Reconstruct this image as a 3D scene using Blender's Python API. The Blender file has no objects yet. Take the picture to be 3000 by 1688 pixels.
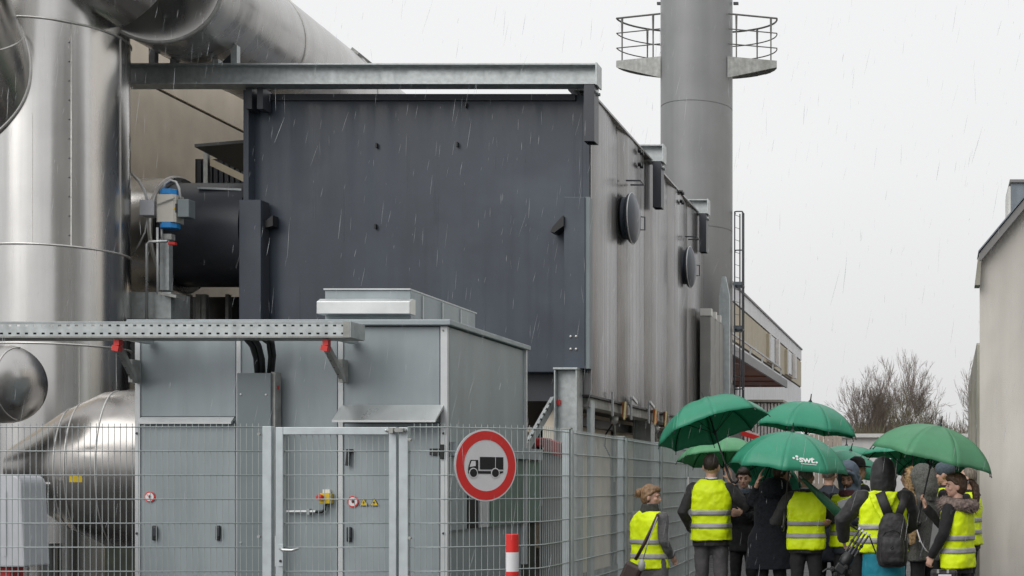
import bpy, bmesh, math, random
from mathutils import Vector, Matrix, noise as mnoise
sc = bpy.context.scene
COL = sc.collection
R = math.radians
PI = math.pi
# ------------------------------------------------------------------ camera, world, sun, exposure
FPX, U0, V0, EYE = 4000.0, 2749.0, 1410.0, 1.55      # focal length in photo pixels, principal point, eye height
cam = bpy.data.cameras.new('camera')
cam.sensor_width = 36.0
cam.lens = 36.0 * FPX / 3000.0
cam.shift_x = (1500.0 - U0) / 3000.0
cam.shift_y = (V0 - 844.0) / 3000.0
cam.clip_start, cam.clip_end = 0.1, 3000.0
camo = bpy.data.objects.new('camera', cam)
camo.location = (0, 0, EYE)
camo.rotation_euler = (R(90), 0, 0)
COL.objects.link(camo)
sc.camera = camo

SUN_EL, SUN_AZ = R(40), R(212)                       # soft overcast light from behind the camera's left
world = bpy.data.worlds.new('World')
sc.world = world
world.use_nodes = True
nt = world.node_tree
nt.nodes.clear()
w_out = nt.nodes.new('ShaderNodeOutputWorld')
w_bg = nt.nodes.new('ShaderNodeBackground')
w_sky = nt.nodes.new('ShaderNodeTexSky')
w_sky.sky_type = 'NISHITA'
w_sky.sun_disc = False
w_sky.sun_elevation, w_sky.sun_rotation = SUN_EL, SUN_AZ
w_sky.air_density, w_sky.dust_density = 1.0, 6.0
w_bw = nt.nodes.new('ShaderNodeRGBToBW')
w_tc = nt.nodes.new('ShaderNodeTexCoord')
w_sep = nt.nodes.new('ShaderNodeSeparateXYZ')
w_ramp = nt.nodes.new('ShaderNodeValToRGB')          # cloud deck: a little darker low down, brighter overhead
w_ramp.color_ramp.elements[0].position = 0.0
w_ramp.color_ramp.elements[0].color = (7.55, 7.55, 7.6, 1)
w_ramp.color_ramp.elements[1].position = 1.0
w_ramp.color_ramp.elements[1].color = (10.2, 10.3, 10.5, 1)
e = w_ramp.color_ramp.elements.new(0.22)
e.color = (9.2, 9.25, 9.3, 1)
w_noise = nt.nodes.new('ShaderNodeTexNoise')
w_noise.inputs['Scale'].default_value = 2.2
w_noise.inputs['Detail'].default_value = 4
w_mr = nt.nodes.new('ShaderNodeMapRange')
w_mr.inputs['To Min'].default_value = 0.95
w_mr.inputs['To Max'].default_value = 1.05
w_mul = nt.nodes.new('ShaderNodeMix')
w_mul.data_type = 'RGBA'
w_mul.blend_type = 'MULTIPLY'
w_mul.inputs[0].default_value = 1.0
w_mix = nt.nodes.new('ShaderNodeMix')
w_mix.data_type = 'RGBA'
w_mix.inputs[0].default_value = 0.06
L = nt.links.new
L(w_tc.outputs['Generated'], w_sep.inputs[0])
L(w_sep.outputs['Z'], w_ramp.inputs[0])
L(w_tc.outputs['Generated'], w_noise.inputs['Vector'])
L(w_noise.outputs[0], w_mr.inputs[0])
L(w_ramp.outputs[0], w_mul.inputs[6])
L(w_mr.outputs[0], w_mul.inputs[7])
L(w_sky.outputs[0], w_bw.inputs[0])
L(w_mul.outputs[2], w_mix.inputs[6])
L(w_bw.outputs[0], w_mix.inputs[7])
L(w_mix.outputs[2], w_bg.inputs[0])
w_bg.inputs[1].default_value = 0.096
L(w_bg.outputs[0], w_out.inputs[0])

sl = bpy.data.lights.new('sun', 'SUN')
sl.energy = 1.5
sl.angle = R(50)
sl.color = (1.0, 0.97, 0.93)
so = bpy.data.objects.new('sun', sl)
so.rotation_euler = (R(90) - SUN_EL, 0, R(180) - SUN_AZ)
COL.objects.link(so)

sc.view_settings.view_transform = 'Standard'
sc.view_settings.look = 'None'
sc.view_settings.gamma = 1.0
sc.view_settings.exposure = 0.06
sc.view_settings.use_curve_mapping = False
sc.cycles.use_denoising = True
sc.cycles.max_bounces = 8
sc.cycles.glossy_bounces = 4

# ------------------------------------------------------------------ helpers
def P(u, v, D):
    """photo pixel (3000 wide) at a given distance -> place in the world"""
    return Vector(((u - U0) * D / FPX, D, EYE + (V0 - v) * D / FPX))
def XU(u, D): return (u - U0) * D / FPX
def ZV(v, D): return EYE + (V0 - v) * D / FPX

ORG = {}
def setp(o, label=None, cat=None, group=None, kind=None):
    if label: o['label'] = label
    if cat: o['category'] = cat
    if group: o['group'] = group
    if kind: o['kind'] = kind
    return o

def thing(name, label, cat, loc=(0, 0, 0), rz=0.0, group=None):
    o = bpy.data.objects.new(name, None)
    COL.objects.link(o)
    o.empty_display_size = 0.2
    o.location = loc
    o.rotation_euler = (0, 0, rz)
    ORG[o.name] = Vector(loc)
    return setp(o, label, cat, group)

class MB:
    def __init__(s):
        s.v, s.f = [], []
    def add(s, vs, fs):
        b = len(s.v)
        s.v += [Vector(p) for p in vs]
        s.f += [tuple(b + i for i in f) for f in fs]
        return s
    def bx(s, x0, x1, y0, y1, z0, z1):
        x0, x1 = min(x0, x1), max(x0, x1); y0, y1 = min(y0, y1), max(y0, y1); z0, z1 = min(z0, z1), max(z0, z1)
        return s.add([(x0,y0,z0),(x1,y0,z0),(x1,y1,z0),(x0,y1,z0),(x0,y0,z1),(x1,y0,z1),(x1,y1,z1),(x0,y1,z1)],
                     [(0,3,2,1),(4,5,6,7),(0,1,5,4),(1,2,6,5),(2,3,7,6),(3,0,4,7)])
    def pb(s, u0, u1, v0, v1, D, depth):
        """box whose front face fills a photo rectangle at distance D"""
        return s.bx(XU(u0, D), XU(u1, D), D, D + depth, ZV(v1, D), ZV(v0, D))
    def mbx(s, M, sx, sy, sz):
        """box of size s centred on matrix M"""
        q = MB().bx(-sx/2, sx/2, -sy/2, sy/2, -sz/2, sz/2)
        return s.add([M @ p for p in q.v], q.f)
    def bar(s, a, b, w, h, up=(0, 0, 1)):
        a, b = Vector(a), Vector(b)
        d = (b - a); Ln = d.length; d.normalize()
        upv = Vector(up)
        if abs(d.dot(upv)) > .98: upv = Vector((0, 1, 0))
        x = d.cross(upv).normalized(); z = x.cross(d)
        M = Matrix((x, d, z)).transposed().to_4x4(); M.translation = (a + b) / 2
        return s.mbx(M, w, Ln, h)
    def tube(s, pts, r, n=8, cap=True, ry=None, up=None):
        pts = [Vector(p) for p in pts]
        m = len(pts)
        rs = r if isinstance(r, (list, tuple)) else [r] * m
        rys = ry if isinstance(ry, (list, tuple)) else (None if ry is None else [ry] * m)
        t = [(pts[min(i+1, m-1)] - pts[max(i-1, 0)]).normalized() for i in range(m)]
        ref = Vector(up) if up else (Vector((0, 0, 1)) if abs(t[0].z) < .9 else Vector((1, 0, 0)))
        x = t[0].cross(ref).normalized()
        vs, fs = [], []
        for i in range(m):
            x = (x - t[i] * x.dot(t[i])).normalized()
            y = t[i].cross(x)
            for k in range(n):
                a = 2 * PI * k / n
                vs.append(pts[i] + x * (math.cos(a) * rs[i]) + y * (math.sin(a) * (rys[i] if rys else rs[i])))
        for i in range(m - 1):
            for k in range(n):
                k2 = (k + 1) % n
                fs.append((i*n+k, i*n+k2, (i+1)*n+k2, (i+1)*n+k))
        if cap:
            fs.append(tuple(range(n-1, -1, -1)))
            fs.append(tuple(range((m-1)*n, m*n)))
        return s.add(vs, fs)
    def lathe(s, prof, a, axis, n=32, cap=True):
        """prof: list of (distance along axis, radius)"""
        a = Vector(a); ax = Vector(axis).normalized()
        return s.tube([a + ax * h for h, r in prof], [max(r, 1e-4) for h, r in prof], n, cap)
    def prism(s, poly, o, ux, uy, dep):
        o, ux, uy, dep = Vector(o), Vector(ux), Vector(uy), Vector(dep)
        n = len(poly)
        vs = [o + ux * p[0] + uy * p[1] for p in poly] + [o + ux * p[0] + uy * p[1] + dep for p in poly]
        fs = [tuple(range(n)), tuple(range(2*n-1, n-1, -1))] + [(i, i + n, (i+1) % n + n, (i+1) % n) for i in range(n)]
        return s.add(vs, fs)
    def ell(s, c, r, M=None, nu=16, nv=10):
        c = Vector(c); vs, fs = [], []
        for j in range(1, nv):
            th = PI * j / nv
            for i in range(nu):
                a = 2 * PI * i / nu
                p = Vector((r[0]*math.sin(th)*math.cos(a), r[1]*math.sin(th)*math.sin(a), r[2]*math.cos(th)))
                vs.append(c + (M @ p if M else p))
        for z in (r[2], -r[2]):
            p = Vector((0, 0, z)); vs.append(c + (M @ p if M else p))
        T, B = len(vs) - 2, len(vs) - 1
        for j in range(nv - 2):
            for i in range(nu):
                i2 = (i + 1) % nu
                fs.append((j*nu+i, (j+1)*nu+i, (j+1)*nu+i2, j*nu+i2))
        for i in range(nu):
            i2 = (i + 1) % nu
            fs.append((i, i2, T)); fs.append(((nv-2)*nu+i2, (nv-2)*nu+i, B))
        return s.add(vs, fs)
    def loft(s, rings, n=24, p=2.3, cap=True):
        """rings of (cx, cy, z, rx, ry): stacked superellipses"""
        vs, fs = [], []
        for cx, cy, z, rx, ry in rings:
            for k in range(n):
                a = 2 * PI * k / n
                c, q = math.cos(a), math.sin(a)
                vs.append((cx + rx * math.copysign(abs(c) ** (2/p), c), cy + ry * math.copysign(abs(q) ** (2/p), q), z))
        m = len(rings)
        for i in range(m - 1):
            for k in range(n):
                k2 = (k + 1) % n
                fs.append((i*n+k, i*n+k2, (i+1)*n+k2, (i+1)*n+k))
        if cap:
            fs.append(tuple(range(n-1, -1, -1))); fs.append(tuple(range((m-1)*n, m*n)))
        return s.add(vs, fs)
    def ring(s, c, ax, R0, r, n=48, k=6):
        """torus: a seam or a collar"""
        c, ax = Vector(c), Vector(ax).normalized()
        x = ax.orthogonal().normalized(); y = ax.cross(x)
        vs, fs = [], []
        for i in range(n):
            a = 2*PI*i/n; d = x*math.cos(a) + y*math.sin(a)
            for j in range(k):
                b = 2*PI*j/k
                vs.append(c + d*(R0 + r*math.cos(b)) + ax*(r*math.sin(b)))
        for i in range(n):
            for j in range(k):
                i2, j2 = (i+1) % n, (j+1) % k
                fs.append((i*k+j, i2*k+j, i2*k+j2, i*k+j2))
        return s.add(vs, fs)
    def build(s, name, mat, parent=None, smooth=False, bevel=0.0, local=False, org=None, label=None, kind=None, mods=None):
        if parent is not None:
            o0 = Vector((0, 0, 0)) if local else ORG[parent.name]
        else:
            o0 = Vector(org) if org is not None else Vector((0, 0, 0))
        me = bpy.data.meshes.new(name)
        me.from_pydata([tuple(p - o0) for p in s.v], [], s.f)
        bm = bmesh.new(); bm.from_mesh(me)
        bmesh.ops.recalc_face_normals(bm, faces=bm.faces)
        bm.to_mesh(me); bm.free()
        if smooth:
            me.shade_smooth()
            if smooth is not True: me.set_sharp_from_angle(angle=R(smooth))
        me.materials.append(mat)
        o = bpy.data.objects.new(name, me)
        COL.objects.link(o)
        if parent is not None:
            o.parent = parent
            ORG[o.name] = o0
        else:
            o.location = o0
            ORG[o.name] = o0
        if bevel:
            b = o.modifiers.new('bevel', 'BEVEL'); b.width = bevel; b.segments = 2; b.limit_method = 'ANGLE'
        for m in mods or ():
            m(o)
        if label: o['label'] = label
        if kind: o['kind'] = kind
        return o

def pbox(name, u0, u1, v0, v1, D, dep, mat, parent, bevel=0.0, label=None):
    return MB().pb(u0, u1, v0, v1, D, dep).build(name, mat, parent, bevel=bevel, label=label)

def copy_tree(o, parent=None):
    c = o.copy(); COL.objects.link(c)
    if parent is not None: c.parent = parent
    ORG[c.name] = ORG.get(o.name, Vector((0, 0, 0)))
    for ch in list(o.children): copy_tree(ch, c)
    return c
def inst(o, parent, loc=None, rot=None):
    """copy of one mesh object sharing its mesh"""
    c = o.copy(); COL.objects.link(c); c.parent = parent
    ORG[c.name] = ORG[parent.name]
    if loc is not None: c.location = loc
    if rot is not None: c.rotation_euler = rot
    return c

# ------------------------------------------------------------------ materials
def mk(name, col, rough=.5, metal=0.0, var=.12, vs=3.0, streak=0.0, ss=(9, 9, .35), bump=0.0, bs=60.0, spec=.5, trans=0.0, grime=None, rvar=0.0, sheen=0.0, gspan=(.45, .75), gss=(2.5, 2.5, .5)):
    m = bpy.data.materials.new(name); m.use_nodes = True
    t = m.node_tree; N = t.nodes; lk = t.links.new
    b = N['Principled BSDF']
    b.inputs['Metallic'].default_value = metal
    b.inputs['Roughness'].default_value = rough
    b.inputs['Specular IOR Level'].default_value = spec
    if sheen: b.inputs['Sheen Weight'].default_value = sheen
    tc = N.new('ShaderNodeTexCoord')
    def noise(scale, detail=5, mp=None, dist=0.0):
        n = N.new('ShaderNodeTexNoise'); n.inputs['Scale'].default_value = scale; n.inputs['Detail'].default_value = detail
        n.inputs['Distortion'].default_value = dist
        if mp:
            q = N.new('ShaderNodeMapping'); q.inputs['Scale'].default_value = mp
            lk(tc.outputs['Object'], q.inputs[0]); lk(q.outputs[0], n.inputs['Vector'])
        else: lk(tc.outputs['Object'], n.inputs['Vector'])
        return n
    def rng(src, a, c, lo=.3, hi=.7):
        r = N.new('ShaderNodeMapRange'); lk(src, r.inputs[0])
        r.inputs[1].default_value, r.inputs[2].default_value = lo, hi
        r.inputs[3].default_value, r.inputs[4].default_value = a, c
        return r.outputs[0]
    def mult(a, bsock):
        x = N.new('ShaderNodeMix'); x.data_type = 'RGBA'; x.blend_type = 'MULTIPLY'; x.inputs[0].default_value = 1.0
        if isinstance(a, tuple): x.inputs[6].default_value = a
        else: lk(a, x.inputs[6])
        lk(bsock, x.inputs[7]); return x.outputs[2]
    c = (col[0], col[1], col[2], 1.0)
    n1 = noise(vs, 6)
    cur = mult(c, rng(n1.outputs[0], 1 - var, 1 + var))
    if streak:
        n2 = noise(1.0, 5, ss)
        cur = mult(cur, rng(n2.outputs[0], 1 - streak, 1 + streak))
    if grime:
        n3 = noise(1.0, 6, gss, .6)
        x = N.new('ShaderNodeMix'); x.data_type = 'RGBA'
        lk(rng(n3.outputs[0], 0.0, grime[3], *gspan), x.inputs[0]); lk(cur, x.inputs[6]); x.inputs[7].default_value = (grime[0], grime[1], grime[2], 1)
        cur = x.outputs[2]
    lk(cur, b.inputs['Base Color'])
    if rvar:
        n4 = noise(1.0, 4, (ss if streak else (vs, vs, vs)))
        lk(rng(n4.outputs[0], max(.03, rough - rvar), rough + rvar), b.inputs['Roughness'])
    if bump:
        n5 = noise(bs, 4)
        bp = N.new('ShaderNodeBump'); bp.inputs['Strength'].default_value = bump; bp.inputs['Distance'].default_value = .02
        lk(n5.outputs[0], bp.inputs['Height']); lk(bp.outputs[0], b.inputs['Normal'])
    if trans:
        out = [n for n in N if n.type == 'OUTPUT_MATERIAL'][0]
        tr = N.new('ShaderNodeBsdfTranslucent'); lk(cur, tr.inputs[0])
        mx = N.new('ShaderNodeMixShader'); mx.inputs[0].default_value = trans
        lk(b.outputs[0], mx.inputs[1]); lk(tr.outputs[0], mx.inputs[2]); lk(mx.outputs[0], out.inputs[0])
    return m

M = {}
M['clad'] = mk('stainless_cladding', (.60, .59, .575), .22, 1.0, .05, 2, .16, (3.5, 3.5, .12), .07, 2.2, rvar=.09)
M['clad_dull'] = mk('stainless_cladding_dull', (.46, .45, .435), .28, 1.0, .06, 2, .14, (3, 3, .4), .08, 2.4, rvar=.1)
M['clad_dark'] = mk('stainless_cladding_darkened', (.37, .355, .34), .26, 1.0, .08, 2, .16, (3, 3, .4), .08, 2.4, rvar=.1)  # darker copy of the cladding; dark reflections set into its colour
M['raildark'] = mk('dark_galvanised_rail', (.15, .15, .145), .6, .3, .2, 11)
M['seam'] = mk('seam_bead', (.66, .65, .63), .42, .7, .1, 9)
M['side'] = mk('weathered_steel_panel', (.245, .242, .243), .30, .8, .10, 2, .24, (14, 14, .2), .05, 8, rvar=.12, grime=(.145, .143, .143, .7))
M['dark'] = mk('anthracite_paint', (.044, .057, .078), .36, 0, .14, 1.4, .12, (6, 6, .25), .05, 6, grime=(.088, .110, .138, .9), gspan=(.5, .8), gss=(.6, .6, .42), rvar=.12)
M['dark2'] = mk('anthracite_trim', (.040, .045, .056), .4, 0, .14, 2)
M['black'] = mk('black_metal', (.012, .013, .015), .45, 0, .2, 4)
M['galv'] = mk('galvanised_steel', (.42, .45, .455), .46, .55, .14, 14, .10, (9, 9, 1), .03, 30, rvar=.12)
M['galv_old'] = mk('galvanised_steel_weathered', (.36, .37, .355), .6, .35, .2, 11, .15, (9, 9, 1), .04, 30, grime=(.23, .225, .2, .6))
M['wire'] = mk('galvanised_wire', (.40, .44, .44), .5, .4, .1, 8)
M['post'] = mk('galvanised_post', (.50, .55, .57), .5, .35, .10, 9, .06, (9, 9, 1))
M['panel'] = mk('galvanised_sheet', (.32, .365, .385), .44, .18, .08, 1.6, .10, (5, 5, .4), .10, 2.6, rvar=.1, grime=(.225, .268, .283, .7))
M['panel2'] = mk('grey_cover_sheet', (.19, .225, .235), .52, .15, .08, 2.5)
M['alu'] = mk('aluminium_profile', (.58, .60, .61), .45, .3, .06, 6)
M['zinc'] = mk('bright_zinc_sheet', (.60, .62, .62), .33, .8, .06, 4, .06, (3, 3, 3), .03, 6, rvar=.1)
M['hall'] = mk('beige_facade', (.80, .71, .58), .8, 0, .06, 2.5, .05, (3, 3, .3), .05, 60)
M['hall2'] = mk('beige_facade_panel', (.50, .44, .33), .7, 0, .06, 3, .06, (4, 4, .3))
M['white'] = mk('white_render', (.76, .755, .76), .8, 0, .05, 2, .05, (3, 3, .4))
M['render'] = mk('beige_render', (.66, .625, .58), .88, 0, .07, 1.2, .09, (5, 5, .3), .2, 90, grime=(.50, .465, .42, .7), gss=(2.2, 2.2, .5))
M['concrete'] = mk('weathered_concrete', (.33, .315, .275), .9, 0, .12, 4, .2, (9, 9, .5), .1, 40, grime=(.16, .155, .12, .6))
M['fascia'] = mk('grey_fascia', (.23, .225, .225), .55, .1, .08, 4)
M['roofzinc'] = mk('zinc_standing', (.20, .23, .26), .4, .6, .15, 5, .15, (9, 9, .6))
M['joint'] = mk('dark_joint', (.06, .06, .055), .8)
M['stack'] = mk('chimney_grey_steel', (.24, .247, .249), .5, .25, .07, 1.2, .06, (6, 6, .2), .02, 6, rvar=.06)
M['asphalt'] = mk('wet_asphalt', (.05, .05, .052), .55, 0, .25, 6, 0, bump=.3, bs=120, rvar=.2, spec=.35)
M['brownsoffit'] = mk('red_brown_soffit', (.21, .085, .06), .7, 0, .15, 3, .2, (1.2, .4, 1))
M['corr'] = mk('corrugated_sheet', (.76, .75, .75), .55, .2, .1, 5)
M['wood'] = mk('pale_timber', (.52, .45, .38), .8, 0, .08, 6, .08, (12, 12, .6))
M['red'] = mk('red_plastic', (.62, .035, .03), .45, 0, .06, 6)
M['redbright'] = mk('red_reflective', (.74, .028, .024), .4, 0, .05, 12, bump=.02)
M['signwhite'] = mk('white_reflective', (.78, .78, .80), .4, 0, .03, 8)
M['signblack'] = mk('sign_black', (.012, .012, .014), .6, 0, .1, 8)
M['whitep'] = mk('white_paint', (.72, .72, .70), .5, 0, .05, 5, grime=(.55, .54, .5, .4))
M['blue'] = mk('blue_cap', (.015, .24, .62), .4, 0, .06, 6)
M['ivory'] = mk('pale_aluminium_body', (.56, .54, .49), .45, .1, .05, 6)
M['greybox'] = mk('light_grey_plastic', (.56, .575, .61), .5, 0, .05, 6)
M['yellow'] = mk('yellow_plastic', (.70, .50, .02), .5, 0, .08, 12)
M['orange'] = mk('orange_strap', (.75, .16, .02), .55, 0, .1, 12)
M['cream'] = mk('cream_strap', (.68, .58, .28), .6, 0, .1, 12)
M['cable'] = mk('black_cable', (.02, .022, .024), .5, 0, .1, 8)
M['hose'] = mk('pale_hose', (.55, .56, .55), .5, 0, .1, 8)
M['greenbox'] = mk('green_container_paint', (.135, .20, .165), .55, 0, .12, 2.5, .1, (3, 3, .6), grime=(.10, .12, .10, .5))
M['gapshade'] = mk('gap_shade_black', (.012, .012, .011), .9, 0, .2, 4)
M['moss_shade'] = mk('moss_and_shade_dark', (.035, .042, .03), .9, 0, .3, 5)  # moss on the container base, painted shade behind the bell duct
M['bark'] = mk('bare_bark', (.185, .15, .125), .9, 0, .2, 4)
M['barkg'] = mk('greenish_bark', (.15, .135, .085), .9, 0, .2, 4)
M['glassd'] = mk('dark_window_glass', (.03, .035, .04), .1, 0, .1, 2)
M['gmetal'] = mk('grey_cladding', (.30, .30, .29), .6, .1, .06, 3, .06, (6, 6, .4))
# ------------------------------------------------------------------ ground, far things
def sheet(name, x0, x1, y0, y1, z, mat, label=None):
    o = MB().add([(x0,y0,z),(x1,y0,z),(x1,y1,z),(x0,y1,z)], [(0,1,2,3)]).build(name, mat, kind='structure')
    return o
sheet('ground', -400, 400, -200, 900, 0.0, M['asphalt'])

# ---- production hall along the left
XH = -14.2
hall = thing('production_hall', 'long beige production hall wall behind the silver ducts with a dark eaves joint', 'building', (XH, 30, 0))
MB().bx(XH-6, XH, 20, 52, 0, 8.66).build('wall', M['hall'], hall)
MB().bx(XH-5.99, XH-.01, 20.01, 51.99, 8.72, 10.1).build('wall', M['hall'], hall)
MB().bx(XH-5.9, XH-.05, 20.1, 51.9, 8.64, 8.74).build('joint', M['joint'], hall)
MB().bx(XH-6.1, XH+.12, 19.9, 52.1, 10.1, 10.25).build('roof', M['fascia'], hall)

# ---- far hall with canopy
XF = -8.0
fh = thing('far_hall', 'pale distant hall with beige upper strip and red-brown canopy behind the chimney ladder', 'building', (XF, 60, 0))
zt = 1.55 + .955*8
MB().bx(XF-12, XF, 48, 79.6, 0, 6.95).build('wall', M['white'], fh)
MB().bx(XF-11.95, XF-.04, 48.05, 79.55, 6.95, 7.05).build('joint', M['joint'], fh)
y = 48.0
for k in range(6):                                  # cladding panels of the upper strip
    y2 = y + 31.6/6
    MB().bx(XF-11.9, XF+.01, y+.02, y2-.02, 7.05, 8.5).build('cladding_panel', M['hall2'], fh)
    y = y2
MB().bx(XF-11.95, XF-.04, 48.05, 79.55, 8.5, 8.58).build('joint', M['joint'], fh)
MB().bx(XF-12, XF+.02, 48, 79.6, 8.58, zt).build('parapet', M['white'], fh)
MB().bx(XF-12.05, XF+.08, 47.95, 79.68, zt, zt+.08).build('roof_edge', M['fascia'], fh)
for ya, yb in ((63.5, 66.5), (71.0, 74.2)):
    w = MB().bx(XF+.01, XF+.14, ya, yb, 7.12, 8.42).build('window', M['hall2'], fh)
    MB().bx(XF+.14, XF+.19, ya+.4, yb-1.0, 7.2, 8.36).build('pane', M['glassd'], w)
    MB().bx(XF+.14, XF+.20, ya, ya+.35, 7.12, 8.42).build('frame', M['white'], w)
    MB().bx(XF+.14, XF+.30, yb-.5, yb, 7.12, 8.42).build('frame', M['corr'], w)
cano = MB().bx(XF+.01, -6.1, 38, 54.4, 5.30, 5.46).build('canopy', M['brownsoffit'], fh)
MB().bx(-6.1, -6.02, 38, 54.45, 5.27, 5.56).build('canopy_edge', M['fascia'], fh)
for yy in (48.5, 51, 53.5):
    MB().bx(XF+.02, -6.1, yy, yy+.2, 5.25, 5.30).build('joist', M['brownsoffit'], fh)
rl = MB()
for yy in (44, 47, 50, 52.6): rl.bar((-6.06, yy, 5.56), (-6.06, yy, 5.9), .05, .05)
rl.bar((-6.06, 40, 5.9), (-6.06, 52.6, 5.9), .05, .05)
rl.build('canopy_rail', M['galv'], fh)

sh = thing('corrugated_shed', 'small grey corrugated shed with rusty eaves below the distant hall', 'shed', (-6.0, 46, 0))
for k in range(14):
    x = XU(2172, 46) + k*.112
    MB().bx(x, x+.07, 46-.03*(k % 2)-.02, 46.1, 0, ZV(1182, 46)).build('corrugation', M['corr'], sh)
MB().bx(XU(2172, 46)-.05, XU(2305, 46), 46.1, 47.4, 0, ZV(1184, 46)).build('wall', M['gmetal'], sh)
MB().bx(XU(2190, 46), XU(2296, 46), 45.85, 47.5, ZV(1179, 46), ZV(1172, 46)).build('roof', M['concrete'], sh)

bar_t = thing('barrier_boom', 'red and white barrier boom in front of the corrugated shed', 'barrier', P(2190, 1410, 31))
MB().bar(P(2160, 1258, 31), P(2222, 1278, 31), .1, .1).build('boom_stripe', M['whitep'], bar_t)
MB().bar(P(2164, 1266, 30.95), P(2226, 1286, 30.95), .1, .11).build('boom_stripe', M['redbright'], bar_t)
MB().bx(XU(2160, 31)-.1, XU(2160, 31)+.1, 30.9, 31.1, 0, ZV(1255, 31)).build('stand', M['fascia'], bar_t)

wf = thing('timber_screen', 'pale timber board screen between the shed and the white building', 'fence', (XU(2400, 44), 44, 0))
x = XU(2290, 44)
while x < XU(2458, 44):
    MB().bx(x, x+.135, 44, 44.03, 0, ZV(1272, 44)).build('board', M['wood'], wf); x += .15

wb = thing('white_building', 'low white flat-roofed building in front of the bare trees', 'building', (XU(2640, 45), 45, 0))
MB().bx(XU(2448, 45), XU(3000, 45), 45, 52, 0, ZV(1282, 45)).build('wall', M['white'], wb)
MB().bx(XU(2442, 45), XU(3010, 45), 44.85, 52.2, ZV(1282, 45), ZV(1271, 45)).build('roof_edge', M['whitep'], wb)

# ---- bare trees
def tree(label, base, h, seed, spread, mat, stems=5, depth=5, wf_=1.0, group='bare trees behind the white building'):
    rnd = random.Random(seed)
    t = thing('bare_tree', label, 'tree', base, group=group)
    tr, crn = MB(), MB()
    def grow(p, d, ln, r, lev):
        n = 3
        pts = [p]; q = p.copy(); dd = d.copy()
        for i in range(n):
            dd = (dd + Vector((rnd.gauss(0, .11), rnd.gauss(0, .11), rnd.gauss(.04, .08)))).normalized()
            q = q + dd * (ln / n); pts.append(q.copy())
        rs = [r * (1 - .45 * i / n) for i in range(n + 1)]
        (tr if lev < 2 else crn).tube(pts, rs, 6 if lev < 1 else (4 if lev < 3 else 3), False)
        if lev >= depth: return
        for k in range(rnd.choice((2, 3, 3, 4)) if lev < depth - 1 else 5):
            i = rnd.randint(1, n)
            nd = (dd + Vector((rnd.gauss(0, spread), rnd.gauss(0, spread), rnd.gauss(.12, .25)))).normalized()
            grow(pts[i], nd, ln * rnd.uniform(.55, .82), max(rs[i] * .62, .0085), lev + 1)
    for s in range(stems):
        a = rnd.uniform(0, 2*PI); q = rnd.uniform(.05, .55)
        grow(Vector(base) + Vector((math.cos(a)*.15, math.sin(a)*.15, 0)), Vector((math.cos(a)*q, math.sin(a)*q, 1)).normalized(), h*.40, .02*h*rnd.uniform(.5, 1)*.62, 0)
    bz = Vector(base); f = h / max(p.z for p in crn.v)
    for mb_ in (tr, crn): mb_.v = [bz + Vector(((p.x - bz.x)*f*wf_, (p.y - bz.y)*f*wf_, p.z*f)) for p in mb_.v]
    tr.build('trunk', mat, t); crn.build('crown', mat, t)
def tb(u, D): return Vector((XU(u, D), D, 0))
tree('tall spreading bare tree with the highest crown behind the umbrellas', tb(2568, 62), 7.6, 3, .40, M['bark'], 10, 6, .66)
tree('dense greenish bare tree right of the tallest tree', tb(2695, 60), 5.9, 8, .40, M['barkg'], 7, 6, .8)
tree('thin twiggy bare tree rising beside the concrete wall', tb(2895, 58), 7.0, 4, .30, M['bark'], 5, 6, .8)
tree('small bare tree low between the two taller ones', tb(2772, 66), 5.5, 21, .45, M['bark'], 6, 6, .75)
tree('low bare tree with the leftmost twigs above the far umbrella', tb(2528, 66), 5.4, 33, .50, M['bark'], 6, 6)
hd = MB(); rnd = random.Random(5)
for i in range(2600):
    p = Vector((rnd.uniform(XU(2470, 57), XU(2900, 57)), rnd.uniform(55, 60), 0))
    zt_ = rnd.uniform(1.2, 2.7); d = Vector((rnd.gauss(0, .25), rnd.gauss(0, .25), 1)) * rnd.uniform(.6, 1.5)
    p.z = zt_
    hd.tube([p, p + d*.5 + Vector((rnd.gauss(0,.08), 0, 0)), p + d], [.016, .012, .008], 3, False)
hd.build('undergrowth', M['barkg'], kind='stuff')

# ---- gabled building on the right
gb = thing('gabled_building', 'beige rendered gable end with grey sloping verge at the far right', 'building', (.52, 17, 0))
DG = 17.0
xl, ze = XU(2870, DG), ZV(771, DG)
xr, zr = xl + 8.2, ze + 8.2*1.2
gbm = MB()
poly = [(xl, 0), (xl, ze), (xr, zr), (xr + 8.2, ze), (xr + 8.2, 0)]
gv = [(p[0], DG, p[1]) for p in poly] + [(p[0] + (1.0 if p[0] == xl else 0), DG + 25, p[1]) for p in poly]
gbm.add(gv, [(0,1,2,3,4), (9,8,7,6,5), (0,5,6,1), (1,6,7,2), (2,7,8,3), (3,8,9,4)])
gbm.build('wall', M['render'], gb)
MB().prism([(-.01, 0), (8.2, 8.2*1.2), (8.2, 8.2*1.2+.15), (-.01, .125)], (xl, DG-.14, ZV(776, DG)), (1,0,0), (0,0,1), (0, .5, 0)).build('verge', M['fascia'], gb, bevel=.006)
MB().prism([(-.02, .127), (8.2, 8.2*1.2+.152), (8.2, 8.2*1.2+.18), (-.02, .15)], (xl, DG-.16, ZV(776, DG)), (1,0,0), (0,0,1), (0, .6, 0)).build('roof_sheet', M['roofzinc'], gb)
MB().prism([(-.045, 0), (.02, 0), (.035, .30), (-.005, .33)], (XU(2866, 16.95), 16.86, ZV(838, 16.95)), (1,0,0), (0,0,1), (0, .3, 0)).build('eaves_end', M['concrete'], gb)
ch = MB().bx(XU(2962, 18), XU(3060, 18), 18, 19, ZV(760, 18), ZV(536, 18)).build('chimney', M['roofzinc'], gb)
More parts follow.
